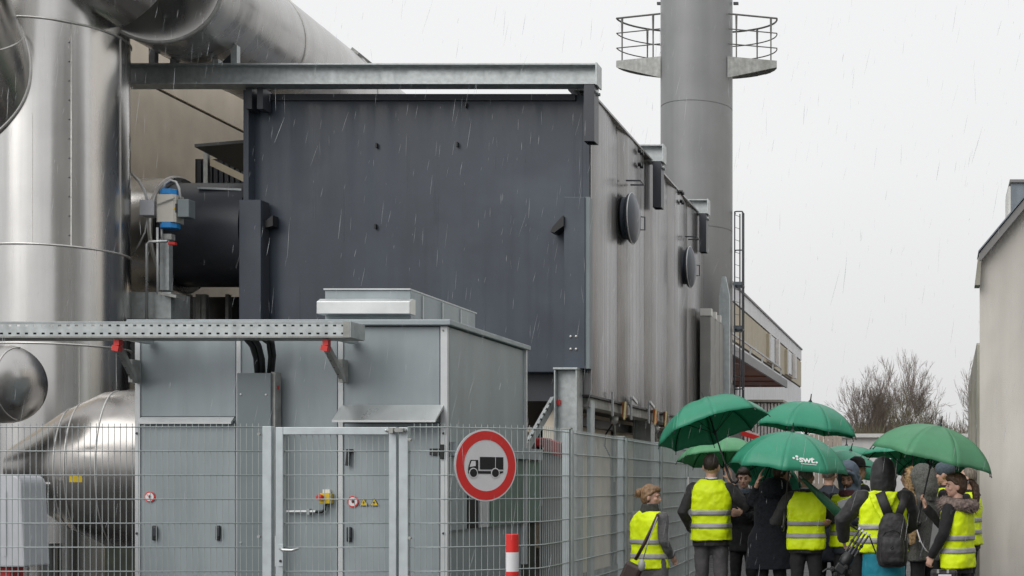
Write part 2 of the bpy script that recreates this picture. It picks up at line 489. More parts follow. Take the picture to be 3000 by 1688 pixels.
MB().bx(XU(2958, 18), XU(3064, 18), 17.95, 19.05, ZV(536, 18), ZV(528, 18)).build('cap', M['fascia'], ch)
MB().bx(XU(2955, 18), XU(2962, 18)-.002, 18.02, 18.9, ZV(760, 18), ZV(545, 18)).build('flashing', M['whitep'], ch)

cw = thing('concrete_wall', 'narrow weathered concrete wall standing against the gabled building', 'wall', (.5, 19, 0))
prof = [(17.35, 0), (17.35, 3.28), (17.6, 3.33), (22.6, 3.12), (22.6, 0)]
MB().prism([(p[0]-19, p[1]) for p in prof], (XU(2863, 17.35), 19, 0), (0,1,0), (0,0,1), (.16, 0, 0)).build('wall', M['concrete'], cw)
for yy in (18.2, 19.0, 20.4):
    MB().bx(XU(2863, 17.35)-.03, XU(2863, 17.35)-.001, yy, yy+.08, 0, 2.9).build('fillet', M['concrete'], cw)

# ---- unseen hall added across the yard, outside the frame, for the polished ducts to mirror
oh = thing('added_reflection_hall', 'unseen tall grey hall added across the yard for the polished ducts to mirror', 'building', (15, -4, 0))
MB().bx(7, 26, -16, 7, 0, 15).build('wall', M['gmetal'], oh)
MB().bx(6.9, 26.1, -16.1, 7.1, 15, 15.3).build('roof', M['fascia'], oh)
for k in range(6):
    w = MB().bx(6.94, 6.995, -14+k*3.6, -12+k*3.6, 1.2, 3.4).build('window', M['whitep'], oh)
    MB().bx(6.92, 6.94, -13.9+k*3.6, -12.1+k*3.6, 1.3, 3.3).build('pane', M['glassd'], w)

# ------------------------------------------------------------------ filter housing (dark front, steel sides) on its frame
X0B, X1B, YB0, YB1 = XU(727, 20.8), -5.32, 20.8, 31.4
ZB0, ZB1 = ZV(1091, 20.8), ZV(277, 20.8)
fb = thing('filter_housing', 'huge raised filter housing with anthracite front and weathered steel side panels', 'plant unit', (-8, 24, 0))
MB().bx(X0B, X1B-.09, YB0, YB1-.05, ZB0, ZB1).build('front_plate', M['dark'], fb, bevel=.012)
MB().bx(X0B-.02, X1B-.1, YB0+.3, YB1-.1, ZB0-.42, ZB0-.002).build('base_frame', M['dark2'], fb)
MB().bx(X0B+.1, X1B-.2, YB0-.05, YB0-.002, ZB1-.10, ZB1-.005).build('top_rim', M['dark2'], fb)
zs0 = 2.87
pw = 2.12
for k in range(5):                                   # each side panel is slightly pillowed, sharp step at the seam
    ya = 20.83 + k*pw; yb = ya + pw - .012
    m = MB(); nseg = 24
    prof = []
    for i in range(nseg + 1):
        t = i / nseg
        prof.append((X1B - .09 + .012 + .078*(math.sin(PI/2*t/.35) if t < .35 else math.cos(PI/2*(t-.35)/.65)), ya + (yb-ya)*t))
    zz = [zs0, ZB1+.04]
    vs = [(x, y, z) for z in zz for x, y in prof]
    n = nseg + 1
    fs = [(i, i+1, n+i+1, n+i) for i in range(nseg)]
    back = len(vs); vs += [(X1B-.09, ya, zz[0]), (X1B-.09, yb, zz[0]), (X1B-.09, ya, zz[1]), (X1B-.09, yb, zz[1])]
    fs += [(0, n, back+2, back), (n-1, back+1, back+3, 2*n-1), tuple(range(n)) + (back+1, back), tuple(range(n, 2*n)) + (back+3, back+2)]
    m.add(vs, fs)
    m.build('side_panel', M['side'], fb, smooth=30)
MB().bx(X1B-.088, X1B+.03, 20.802, 20.83, zs0, ZB1+.02).build('corner_trim', M['side'], fb)
MB().bx(X1B-.088, X1B+.012, 20.76, 20.80, ZB0+.002, ZB1-.002).build('front_edge', M['dark'], fb)
MB().bx(X1B-.3, X1B+.022, 20.72, 31.45, ZB1+.042, ZB1+.075).build('top_trim', M['side'], fb)
MB().bx(X1B-.09, X1B+.035, 20.72, 31.45, zs0-.035, zs0-.004).build('bottom_trim', M['black'], fb)
# pilasters on the front, lug, bolts
pl = pbox('pilaster', 1652, 1714, 577, 1080, 20.58, .21, M['dark'], fb, bevel=.008)
MB().pb(1714.5, 1727, 577, 1080, 20.6, .19).build('pilaster_edge', M['panel2'], fb)
for u in (1672, 1688):
    for v in (986, 1023):
        MB().ell(P(u, v, 20.575), (.022, .02, .022), nu=8, nv=5).build('bolt', M['seam'], pl, smooth=True)
pbox('pilaster', 700, 764, 585, 1000, 20.5, .25, M['dark'], fb, bevel=.008)
MB().pb(764.5, 770, 588, 1000, 20.55, .2).build('pilaster_edge', M['dark2'], fb)
MB().prism([(-.20, -.11), (-.17, -.04), (-.02, .13), (0, .13), (0, -.02), (-.06, -.06), (-.14, -.12)], P(1651, 658, 20.52), (1,0,0), (0,0,1), (0, .25, 0)).build('lifting_lug', M['black'], fb)
MB().prism([(0, -.02), (.16, .1), (.16, -.06), (.0, -.1)], P(768, 650, 20.6), (1,0,0), (0,0,1), (0, .18, 0)).build('lifting_lug', M['black'], fb)
for u, v in ((1106, 428), (1342, 425), (1103, 665), (1367, 310)):
    MB().bx(XU(u, 20.8)-.012, XU(u, 20.8)+.012, 20.74, 20.8, ZV(v, 20.8)-.035, ZV(v, 20.8)+.035).build('stud', M['black'], fb)
# manholes with neck, lid and handles
for ym, zm in ((29.25*.8*.995, 6.03), (28.7, 6.05)):
    xm = X1B + .02
    mh = MB().lathe([(0, .36), (.09, .36)], (xm-.05, ym, zm), (1,0,0), 28).build('manhole', M['dark'], fb, smooth=30)
    MB().lathe([(.03, .37), (.055, .41), (.09, .43), (.115, .43), (.15, .38), (.19, .28), (.215, .14), (.22, .001)], (xm-.02, ym, zm), (1,0,0), 32).build('lid', M['dark'], mh, smooth=30)
    MB().ring((xm+.085, ym, zm), (1,0,0), .43, .012, 40).build('lid_rim', M['zinc'], mh, smooth=True)
    hx = xm + .09
    MB().tube([(hx, ym+.4, zm+.11), (hx+.12, ym+.4, zm+.10), (hx+.12, ym+.4, zm-.12), (hx, ym+.4, zm-.12)], .013, 6).build('handle', M['dark2'], mh)
    MB().tube([(xm, ym-.12, zm+.62), (xm+.24, ym-.12, zm+.62), (xm+.24, ym+.22, zm+.62), (xm, ym+.22, zm+.62)], .014, 6).build('grab_bar', M['dark2'], mh)
for D_, vv in ((24.1, (442, 482)), (28.0, (562, 590))):
    for v in vv:
        for q in (0, .16):
            zz = 1.55 + (1410-v)*D_/FPX
            MB().lathe([(0, .035), (.06, .035)], (X1B+.02, D_+q, zz), (1,0,0), 8).build('bolt', M['black'], fb)
MB().bx(X1B-.3, X1B-.02, 20.9, 31.2, zs0-.18, zs0-.04).build('side_beam', M['galv_old'], fb)
# under the housing: columns, rear wall
for yc in (20.42, 25.7, 30.6):
    c = MB()
    xa, xb = XU(1646, 20.85), XU(1712, 20.85)
    zc_ = 3.22 if yc < 21 else 2.83
    c.bx(xa, xa+.022, yc, yc+.34, 0, zc_); c.bx(xb-.022, xb, yc, yc+.34, 0, zc_)
    c.bx(xa+.022, xb-.022, yc+.12, yc+.135, 0, zc_); c.bx(xa-.01, xb+.01, yc-.02, yc+.36, zc_, zc_+.03)
    c.build('column', M['galv'], fb, bevel=.004)
MB().bx(xb+.012, xb+.07, 20.95, 21.2, 0, 2.8).build('downpipe', M['post'], fb)
for xq in (-10.3,):
    MB().bx(xq, xq+.34, 20.9, 21.2, 0, ZB0-.43).build('column', M['galv_old'], fb)

uw = thing('yard_wall', 'beige wall with white-framed window in the gloom under the filter housing', 'wall', (-6.9, 26, 0))
MB().bx(-6.2, -6.0, 21.4, 33, 0, 2.7).build('wall', M['hall'], uw)
MB().bx(-11, -6.2, 31.8, 32, 0, 2.7).build('wall', M['hall'], uw)
wn = MB().bx(XU(1560, 31.7), XU(1640, 31.7), 31.66, 31.78, .6, ZV(1262, 31.7)+.2).build('window', M['whitep'], uw)
MB().bx(XU(1572, 31.6), XU(1636, 31.6), 31.62, 31.655, .7, ZV(1275, 31.6)+.15).build('pane', M['glassd'], wn)
for yy, w_ in ((23.4, .07), (25.0, .1), (27.6, .09)):
    MB().bx(-5.99, -5.92, yy, yy+w_, 0, 2.6).build('conduit', M['black'], uw)
MB().bx(-5.98, -5.8, 21.5, 31, 2.46, 2.6).build('soffit_shade_bar', M['black'], uw)  # black bar stands for the shade below the housing's underside

# things strapped to and hung from the side beam
def strap(u, v, mat, label):
    D = 5.28*FPX/(U0-u)
    p = P(u, v, D); p.x = X1B + .06
    t = thing('strap', label, 'strap', p)
    MB().bx(p.x-.03, p.x+.02, D-.05, D+.06, p.z-.16, p.z+.10).build('band', mat, t)
    MB().bar((p.x+.03, D-.16, p.z-.2), (p.x+.03, D-.05, p.z+.1), .02, .05).build('tail', M['cream'], t)
    MB().bx(p.x-.02, p.x+.05, D+.065, D+.12, p.z-.1, p.z+.05).build('buckle', M['galv_old'], t)
strap(1826, 1196, mk('brown_strap', (.32, .13, .04), .6), 'brown strap with cream tail nearest the galvanised column')
strap(1916, 1215, M['orange'], 'bright orange strap hung under the steel side panels')
strap(1946, 1222, mk('brown_strap_dark', (.22, .08, .03), .6), 'dark brown strap beside the big tilted umbrella')
def lamp(u, v, label):
    D = 5.6*FPX/(U0-u); p = P(u, v, D)
    t = thing('work_lamp', label, 'lamp', p)
    MB().ell(p, (.075, .09, .115), nu=12, nv=8).build('housing', M['zinc'], t, smooth=True)
    MB().bar((p.x, p.y, p.z+.1), (p.x, p.y, 2.78), .03, .03).build('hanger', M['black'], t)
    MB().tube([p + Vector((0, 0, -.08)), p + Vector((.01, .02, -.3)), p + Vector((.0, .02, -1.1))], .022, 6).build('stem', M['galv_old'], t)
    MB().tube([p + Vector((-.02, -.03, -.1)), p + Vector((-.12, -.1, -.28)), p + Vector((-.14, -.1, -.48)), p + Vector((-.06, -.03, -.66))], .014, 6).build('cable', M['cable'], t)
lamp(1799, 1226, 'round silver lamp with looping cable under the housing, nearer the column')
lamp(1921, 1254, 'round silver lamp under the housing beside the big tilted umbrella')
for u, lb in ((1790, 'first'), (1845, 'second'), (1897, 'third')):
    D = 5.28*FPX/(U0-u)
    z = zs0
    c = thing('clamp', {'first': 'grey flat clamp on the side beam left of the brown strap', 'second': 'grey clamp on the side beam right of the brown strap', 'third': 'grey clamp on the side beam left of the orange strap'}[lb], 'clamp', (X1B+.06, D, z), group='clamps on the side beam')
    MB().bx(X1B+.045, X1B+.07, D, D+.06, z-.27, z+.12).build('flat_bar', M['galv'], c)
    if lb != 'first': MB().bar((X1B+.08, D+.02, z+.12), (X1B+.08, D+.38, z+.04), .03, .05).build('lever', M['zinc'], c)

# portal frames over the housing: beam, dark hanging post
def portal(yc, ulab, full):
    t = thing('portal_frame', ulab, 'steel frame', (X1B, yc, 0), group='steel portal frames over the filter housing')
    zt2, h = 7.77, .31
    z0 = zt2 - h
    xa = XU(360, 20.4) - .6 if full else -8.5
    xb = X1B + .23
    b = MB()
    b.bx(xa, xb-.012, yc-.14, yc+.14, zt2-.022, zt2); b.bx(xa, xb-.012, yc-.14, yc+.14, z0, z0+.022)
    b.bx(xa, xb-.012, yc-.008, yc+.008, z0+.022, zt2-.022)
    b.build('beam', M['galv'], t)
    MB().bx(xb-.01, xb+.012, yc-.15, yc+.15, z0-.01, zt2+.01).build('end_plate', M['galv'], t)
    p = MB()
    xp = X1B + .20
    p.bx(xp-.15, xp-.02, yc-.13, yc-.10, ZV(413, 20.4)-.02, z0-.002); p.bx(xp-.15, xp-.02, yc+.10, yc+.13, ZV(413, 20.4)-.02, z0-.002)
    p.bx(xp-.02, xp, yc-.13, yc+.13, ZV(413, 20.4)-.02, z0-.002); p.bx(xp-.16, xp-.15, yc-.11, yc+.11, ZV(413, 20.4)-.02, z0-.002)
    p.build('hanging_post', M['dark2'], t)
    for q in (-.07, .07):
        MB().lathe([(0, .025), (.04, .025)], (xp, yc+q, z0-.1), (1,0,0), 8).build('bolt', M['galv'], t)
    return t
pf = portal(20.45, 'long galvanised portal beam with dark hanging post at the front of the housing', True)
portal(25.35, 'short galvanised beam end with dark post, middle of the housing side', False)
portal(30.25, 'short galvanised beam end with dark post closest to the chimney', False)
for u in (715, 748):
    MB().bx(XU(u, 20.45), XU(u, 20.45)+.09, 20.5, 20.75, ZB1-.3, 7.458).build('stub_post', M['dark2'], pf)
MB().bx(XU(713, 20.6), XU(728, 20.6), 20.6, 20.79, ZV(590, 20.6), 7.455).build('corner_post', M['dark'], pf)

# ------------------------------------------------------------------ chimney
XC, YC, RC = -5.85, 33.06, .86
cs = thing('chimney_stack', 'tall matt grey steel chimney with a railed platform rising out of the picture', 'chimney', (XC, YC, 0))
zs = [0, 5.2, ZV(640, 32.2), ZV(298, 32.2), 13.6, 18]
zs = [0, 3.9, 7.6, 10.55, 14.5, 20]
for a, b in zip(zs, zs[1:]):
    MB().lathe([(a, RC), (b-.02, RC), (b-.012, RC-.012), (b, RC-.012)], (XC, YC, 0), (0,0,1), 64).build('shell', M['stack'], cs, smooth=30)
zf = ZV(180, YC)
rimw = 1.94
def arc(yb=1.08, n=20): return [(XC - rimw*math.cos(PI*i/n), YC + yb*math.sin(PI*i/n)) for i in range(n+1)]
edgeL, edgeR = (XC-.80, YC-.34), (XC+.80, YC-.34)
outer = [edgeL] + arc() + [edgeR]
fl = MB()
pz = [(x, y, zf) for x, y in outer] + [(x, y, zf-.04) for x, y in outer]
no = len(outer)
for i in range(no-1): fl.add([pz[i], pz[i+1], (pz[i+1][0], pz[i+1][1], zf-.13), (pz[i][0], pz[i][1], zf-.13)], [(0,1,2,3)])
inner = [(XC - RC*1.02*math.cos(PI*i/20), YC + RC*1.02*math.sin(PI*i/20)) for i in range(21)]
arcp = arc()
for i in range(20):
    fl.add([(arcp[i][0], arcp[i][1], zf-.02), (arcp[i+1][0], arcp[i+1][1], zf-.02), (inner[i+1][0], inner[i+1][1], zf-.02), (inner[i][0], inner[i][1], zf-.02)], [(0,1,2,3)])
fl.build('platform', M['galv_old'], cs, mods=[lambda o: setattr(o.modifiers.new('s', 'SOLIDIFY'), 'thickness', .012)])
for sgn in (-1, 1):
    a = Vector((XC + sgn*rimw, YC, 0)); b = Vector((XC + sgn*.80, YC-.34, 0))
    d = (b - a)
    MB().prism([(0, zf+.01), (0, zf-.15), (1, zf-.50), (1, zf+.01)], a, d, (0,0,1), (0, -.025, 0)).build('bracket', M['galv_old'], cs)
for k, dz in enumerate((1.04, .68, .32)):
    rr = .022 if k == 0 else .014
    MB().tube([(x, y, zf+dz) for x, y in arc(n=28)], rr, 6).build('rail', M['raildark'], cs)
    for sgn in (-1, 1):
        MB().tube([(XC+sgn*rimw, YC, zf+dz), (XC+sgn*.82, YC-.33, zf+dz)], rr, 6).build('rail', M['raildark'], cs)
posts = [(XC+s*1.80, YC-.03) for s in (-1, 1)] + [(XC+s*1.0, YC-.27) for s in (-1, 1)] + [(XC+s*1.36, YC+.78) for s in (-1, 1)] + [(XC, YC+1.08)]
for x, y in posts:
    MB().tube([(x, y, zf-.1), (x, y, zf+.55), (x, y, zf+.8), (x, y, zf+1.04)], [.018, .018, .026, .03], 6).build('post', M['raildark'], cs)
for x, z in ((XC-.9, ZV(8, 33)), (XC+.95, ZV(8, 33))):
    MB().bx(x-.06, x+.06, YC-.03, YC+.03, z-.03, z+.03).build('lug', M['dark2'], cs)

ld = thing('caged_ladder', 'thin caged ladder on the right flank of the grey chimney', 'ladder', (-4.8, 33.2, 0))
for xo, yo in ((-4.93, 33.05), (-4.84, 33.3), (-4.735, 33.0), (-4.745, 33.3)):
    MB().tube([(xo, yo, .3), (xo, yo, ZV(622, 33.1))], .017, 5).build('upright', M['dark2'], ld)
for v in (622, 735, 838, 966, 1140):
    z = ZV(v, 33.1)
    MB().tube([(-4.95, 33.3, z), (-4.93, 33.05, z), (-4.85, 32.9, z-.02), (-4.74, 33.0, z), (-4.74, 33.3, z)], .022 if v in (838, 966) else .016, 5).build('hoop', M['dark2'], ld)
    if v in (838, 966): MB().bx(-4.95, -4.74, 33.0, 33.05, z-.07, z+.09).build('bracket', M['roofzinc'], ld)
z = 2.0
while z < 8.0:
    MB().tube([(-4.93, 33.05, z), (-4.84, 33.3, z)], .007, 4).build('rung', M['roofzinc'], ld); z += .3

sc_ = thing('side_cabinet', 'pale ribbed sheet cabinet attached to the housing just before the chimney', 'cabinet', (-5.1, 30.6, 0))
for k in range(3):
    ya = 30.1 + k*.62
    MB().bx(-5.25, -5.02, ya, ya+.58, 2.6, 5.2).build('sheet', M['gmetal'], sc_)
    MB().bx(-5.25, -5.0, ya-.02, ya+.14, 5.2, 5.36).build('cap', M['whitep'], sc_)
MB().bx(-5.14, -4.90, 32.0, 32.13, .2, 5.9).build('flange', M['post'], sc_)
MB().prism([(0, 5.9), (.23, 5.9), (.14, 6.35), (.06, 6.35)], (-5.13, 32.0, 0), (1,0,0), (0,0,1), (0, .13, 0)).build('gusset', M['post'], sc_)
# ------------------------------------------------------------------ silver ducts on the left
XD, YD, RD = -12.40, 19.2, .90
dt = thing('vertical_duct', 'great vertical stainless duct at the left edge with raised ring seams', 'duct', (XD, YD, 0))
zseam = [0, 1.2, ZV(1004, 18.3), ZV(713, 18.3), ZV(48, 18.3), 8.7]
for a, b in zip(zseam, zseam[1:]):
    m = MB(); n = 96; rows = 10
    vs, fs = [], []
    rn = random.Random(int(a*100))
    for j in range(rows+1):
        z = a + (b-a)*j/rows
        for i in range(n):
            t = 2*PI*i/n
            dr = .0035*math.sin(7*t + a) + .0025*math.sin(13*t + 2*a) + .003*mnoise.noise((math.cos(t)*4, math.sin(t)*4, z*.6))
            rr = RD + dr
            vs.append((XD + rr*math.cos(t), YD + rr*math.sin(t), z))
    for j in range(rows):
        for i in range(n):
            i2 = (i+1) % n
            fs.append((j*n+i, j*n+i2, (j+1)*n+i2, (j+1)*n+i))
    m.add(vs, fs).build('shell', M['clad'], dt, smooth=True)
for z in zseam[2:5]:
    MB().ring((XD, YD, z), (0,0,1), RD+.004, .016, 80).build('seam', M['seam'], dt, smooth=True)
def cyl_at(u):
    best = None
    for i in range(3600):
        t = PI + PI*i/3600
        x, y = XD + RD*math.cos(t), YD + RD*math.sin(t)
        if y > YD + .45: continue
        uu = U0 + FPX*x/y
        if best is None or abs(uu-u) < best[0]: best = (abs(uu-u), t)
    return best[1]
for u, za, zb in ((209, zseam[3], zseam[4]), (355, zseam[3], zseam[4]), (95, zseam[3], zseam[4]-1.3), (232, zseam[1], zseam[2]), (282, zseam[2], zseam[3]), (340, zseam[1], zseam[2])):
    t = cyl_at(u)
    MB().tube([(XD+(RD+.003)*math.cos(t), YD+(RD+.003)*math.sin(t), za), (XD+(RD+.003)*math.cos(t), YD+(RD+.003)*math.sin(t), zb)], .007 if u in (209, 355) else .003, 5).build('lap_joint', M['seam'], dt)
t = cyl_at(203)
rv = MB(); z = zseam[3] + .15
while z < zseam[4]-.05:
    rv.ell((XD+(RD+.004)*math.cos(t), YD+(RD+.004)*math.sin(t), z), (.009, .009, .009), nu=6, nv=4); z += .262
rv.build('rivets', M['dark2'], dt, kind='stuff')
# mitred bend at the top and the big pipe running back over the beam
A = Vector((-11.03, 19.2, 8.66)); dv = Vector((-.1165, 1, .0635)).normalized()
bend = thing('overhead_duct', 'big stainless pipe running back over the galvanised portal beam', 'duct', A)
ctrl = [Vector((XD, YD, 8.70)), Vector((XD+.05, YD, 9.05)), Vector((XD+.5, YD-.02, 9.35)), Vector((-11.35, 18.85, 8.95)), A + Vector((0, .0, 0))]
MB().tube([Vector((XD, YD, 8.72)), Vector((XD+.18, YD, 9.2))], [.90, .92], 64, True).build('mitre_segment', M['clad'], bend, smooth=30)
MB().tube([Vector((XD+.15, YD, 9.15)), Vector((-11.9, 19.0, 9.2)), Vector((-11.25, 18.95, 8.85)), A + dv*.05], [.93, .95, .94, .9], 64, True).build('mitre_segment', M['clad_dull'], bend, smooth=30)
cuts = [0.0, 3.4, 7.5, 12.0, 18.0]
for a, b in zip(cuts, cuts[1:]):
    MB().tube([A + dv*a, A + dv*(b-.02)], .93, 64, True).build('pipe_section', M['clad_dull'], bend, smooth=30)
    MB().ring(A + dv*b, dv, .93, .018, 64).build('seam', M['seam'], bend, smooth=True)
MB().ring(A + dv*.02, dv, .915, .03, 64).build('joint_band', M['galv_old'], bend, smooth=True)
nup = Vector((.62, -.05, .78)).normalized()
pc = A + dv*8.2
MB().bar(pc + nup*.96 - dv*.9, pc + nup*.96 + dv*.9, .16, .05, nup).build('lap_plate', M['galv_old'], bend)
for u, vt in ((450, 130), (512, 176), (636, 176), (690, 135)):
    x = XU(u, 20.45)
    MB().bx(x-.045, x+.045, 20.40, 20.5, 7.772, ZV(vt, 20.45)).build('saddle_leg', M['galv'], bend)
MB().prism([(0, 0), (.28, .27), (.28, 0)], P(636, 196, 20.44), (1,0,0), (0,0,1), (0, .04, 0)).build('saddle_plate', M['dark2'], bend)

# inclined branch at the upper left, joined to the duct along the true intersection curve
br = thing('inclined_branch', 'slanted stainless branch pipe entering the vertical duct at the top left corner', 'duct', (-13.2, 18, 7))
rb = .50
p0 = Vector((-12.75, 18.93, 6.25)); bd = Vector((.085, -.80, 1.0)).normalized()
MB().tube([p0, p0 + bd*4.5], rb, 48).build('pipe', M['clad_dull'], br, smooth=30)
x = bd.orthogonal().normalized(); yv = bd.cross(x)
cur = []
for i in range(73):
    a = 2*PI*i/72; o = p0 + x*(rb*math.cos(a)) + yv*(rb*math.sin(a))
    ox, oy = o.x - XD, o.y - YD
    qa = bd.x**2 + bd.y**2; qb = 2*(ox*bd.x + oy*bd.y); qc = ox*ox + oy*oy - (RD+.012)**2
    disc = qb*qb - 4*qa*qc
    if disc < 0: continue
    cur.append(o + bd*((-qb + math.sqrt(disc))/(2*qa)))
MB().tube(cur, .02, 6, False).build('collar', M['seam'], br, smooth=True)
MB().ring(p0 + bd*1.45, bd, rb, .012, 48).build('seam', M['seam'], br, smooth=True)
MB().tube([p0 + x*rb*.5 + yv*rb*.87, p0 + x*rb*.5 + yv*rb*.87 + bd*4], .006, 5).build('lap_joint', M['seam'], br)

# horizontal dome-ended pipe at the left edge
de = thing('domed_pipe_end', 'round-ended silver pipe poking in from the left edge below the cable tray', 'duct', (-10.2, 14.5, 2.58))
zc = ZV(1125, 14.5); xt = XU(112, 14.5); rd = .417
dm = [(0, rd), (1.7, rd)] + [(1.7 + rd*.80*math.sin(q), rd*math.cos(q)**.9) for q in [PI/2*i/12 for i in range(1, 12)]] + [(1.7 + rd*.80, .002)]
xo = xt - 1.7 - rd*.80
MB().lathe(dm, (xo, 14.5, zc), (1, 0, .0), 56).build('pipe', M['clad_dull'], de, smooth=50)
MB().tube([(xo + 1.7 + rd*.80*.42, 14.5 - (rd*.93)*math.cos(q), zc + (rd*.93)*math.sin(q)) for q in [PI*(i/20 - .5) for i in range(21)]], .007, 5).build('seam', M['seam'], de, smooth=True)
MB().tube([(xo, 14.5 - rd*.96, zc-.13), (xo + 1.7, 14.5 - rd*.96, zc-.13)], .006, 5).build('lap_joint', M['seam'], de)
MB().bx(-10.35, -10.3, 14.35, 14.65, 0, zc-rd*.9).build('leg', M['galv_old'], de)

# bell-shaped branch behind the fence
bl = thing('bell_duct', 'wide flaring stainless duct behind the mesh fence left of the grey container', 'duct', (-9.6, 15.6, 0))
axd = Vector((1, .30, 0)).normalized(); b0 = P(30, 1373, 15.1)
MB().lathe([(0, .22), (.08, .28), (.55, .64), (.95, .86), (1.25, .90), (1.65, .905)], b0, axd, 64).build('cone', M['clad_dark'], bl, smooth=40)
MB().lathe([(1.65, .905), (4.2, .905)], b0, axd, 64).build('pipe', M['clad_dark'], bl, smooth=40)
for h, r_ in ((.61, .675), (.73, .741), (1.06, .877)):
    MB().ring(b0 + axd*h, axd, r_, .008, 64).build('seam', M['seam'], bl, smooth=True)
pp = b0 + axd*1.12
MB().add([pp + Vector((-.055, -.895, -.15)), pp + Vector((.06, -.86, -.15)), pp + Vector((.06, -.86, -.075)), pp + Vector((-.055, -.895, -.075))], [(0,1,2,3)]).build('yellow_sticker', M['yellow'], bl, mods=[lambda o: setattr(o.modifiers.new('s', 'SOLIDIFY'), 'thickness', .004)])
q_ = b0 + axd*.72
MB().bar(q_ + Vector((-.15, -.79, -.16)), q_ + Vector((.12, -.76, -.16)), .03, .02).build('hatch_edge', M['seam'], bl)
MB().lathe([(0, .20), (.86, .20)], P(118, 1410, 15.2) * 1 + Vector((0, 0, -1.55)), (0,0,1), 32).build('leg', M['clad_dark'], bl, smooth=30)
MB().ring(P(118, 1602, 15.2), (0,0,1), .2, .014, 32).build('seam', M['seam'], bl, smooth=True)
MB().bx(-10.5, -8.3, 17.2, 17.4, 0, 1.1).build('dark_base', M['moss_shade'], bl)  # dark slab added for the shade behind and below the duct

# dark round duct between vertical duct and housing
dd = thing('dark_duct', 'thick dark round duct entering the filter housing from the left', 'duct', (-11.5, 21.4, 5.1))
zc = ZV(690, 21.3)
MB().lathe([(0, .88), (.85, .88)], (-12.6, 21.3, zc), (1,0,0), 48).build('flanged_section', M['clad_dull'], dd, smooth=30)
MB().lathe([(0, .80), (1.22, .80)], (-11.74, 21.3, zc), (1,0,0), 48).build('pipe', M['dark2'], dd, smooth=30)
MB().ring((-11.80, 21.3, zc), (1,0,0), .88, .03, 48).build('seam', M['seam'], dd, smooth=True)
MB().bar((-11.25, 20.75, zc+.62), (-10.6, 20.78, zc+.6), .05, .03).build('stiffener', M['galv'], dd)
MB().ring((-10.62, 21.0, zc+.80), (1,0,0), .06, .02, 14).build('lifting_eye', M['black'], dd)
for u, w in ((510, 34), (545, 10), (573, 14), (590, 12), (660, 9)):
    MB().bx(XU(u, 22), XU(u+w, 22), 22, 22.1, 2.8, ZV(862, 22)).build('support', M['hall'] if w == 34 else M['galv_old'], dd)
MB().bx(-12.6, -10.5, 20.9, 22.2, 3.35, 3.9).build('plinth_beam', M['black'], dd)
MB().bx(-12.4, -10.2, 22.6, 22.8, .5, 4.6).build('shade_plate', M['black'], dd)  # black plate added to deepen the shade under the duct

# valve actuator
va = thing('valve_actuator', 'pale valve actuator with blue end caps on a galvanised post beside the dark duct', 'valve', P(486, 860, 19.7))
DV = 19.7
def oct_body(u0, u1, v0, v1, c=.03):
    x0, x1, z0, z1 = XU(u0, DV), XU(u1, DV), ZV(v1, DV), ZV(v0, DV)
    w = x1 - x0; d = w*.9
    return MB().prism([(c, 0), (w-c, 0), (w, c), (w, d-c), (w-c, d), (c, d), (0, d-c), (0, c)], (x0, DV, z0), (1,0,0), (0,1,0), (0, 0, z1-z0))
oct_body(455, 513, 569, 650).build('body', M['ivory'], va)
oct_body(461, 509, 552, 568.6, .06).build('cap', M['blue'], va, bevel=.01)
oct_body(461, 511, 650.4, 667, .06).build('cap', M['blue'], va, bevel=.01)
pbox('switch_box', 408, 451, 585, 631, DV+.05, .2, M['greybox'], va, bevel=.01)
pbox('solenoid', 519, 553, 583, 636, DV+.03, .18, M['panel2'], va, bevel=.01)
pbox('solenoid_plug', 504, 518, 597, 622, DV+.02, .1, M['black'], va)
pbox('indicator', 506, 512, 608, 613, DV+.005, .015, M['yellow'], va)
MB().tube([P(480, 552, DV+.1), P(484, 538, DV+.1), P(500, 528, DV+.1), P(516, 533, DV+.1), P(525, 552, DV+.1), P(529, 583, DV+.1)], .017, 6).build('air_hose', M['hose'], va, smooth=True)
MB().tube([P(385, 508, DV+.3), P(408, 532, DV+.2), P(424, 560, DV+.15), P(431, 585, DV+.12)], .02, 6).build('air_hose', M['hose'], va, smooth=True)
MB().tube([P(433, 632, DV+.15), P(425, 680, DV+.15), P(408, 715, DV+.2), P(388, 745, DV+.3)], .012, 6).build('air_hose', M['hose'], va, smooth=True)
MB().tube([P(474, 667, DV+.1), P(474, 690, DV+.1), P(477, 708, DV+.1)], .016, 6).build('air_hose', M['hose'], va, smooth=True)
MB().bar(P(458, 600, DV-.02), P(512, 580, DV-.02), .012, .012).build('tie_wire', M['galv_old'], va)
pbox('post', 468, 495, 700, 850, DV+.1, .1, M['galv'], va)
pbox('post_head', 478, 502, 685, 702, DV+.08, .1, M['galv_old'], va)
MB().tube([P(430, 960, DV-.1), P(430, 716, DV-.1), P(438, 708, DV-.1), P(490, 707, DV-.1)], .021, 8).build('pipe', M['zinc'], va, smooth=True)
MB().tube([P(461, 667, DV-.02), P(462, 862, DV-.02)], .017, 8).build('pipe', M['alu'], va, smooth=True)
pbox('valve_tap', 492, 512, 709, 717, DV, .06, M['red'], va)
pbox('foot_box', 380, 501, 856, 934, DV+.05, .5, M['galv'], va)
MB().bar(P(478, 862, DV), P(530, 872, DV), .25, .04).build('shelf', M['galv_old'], va)

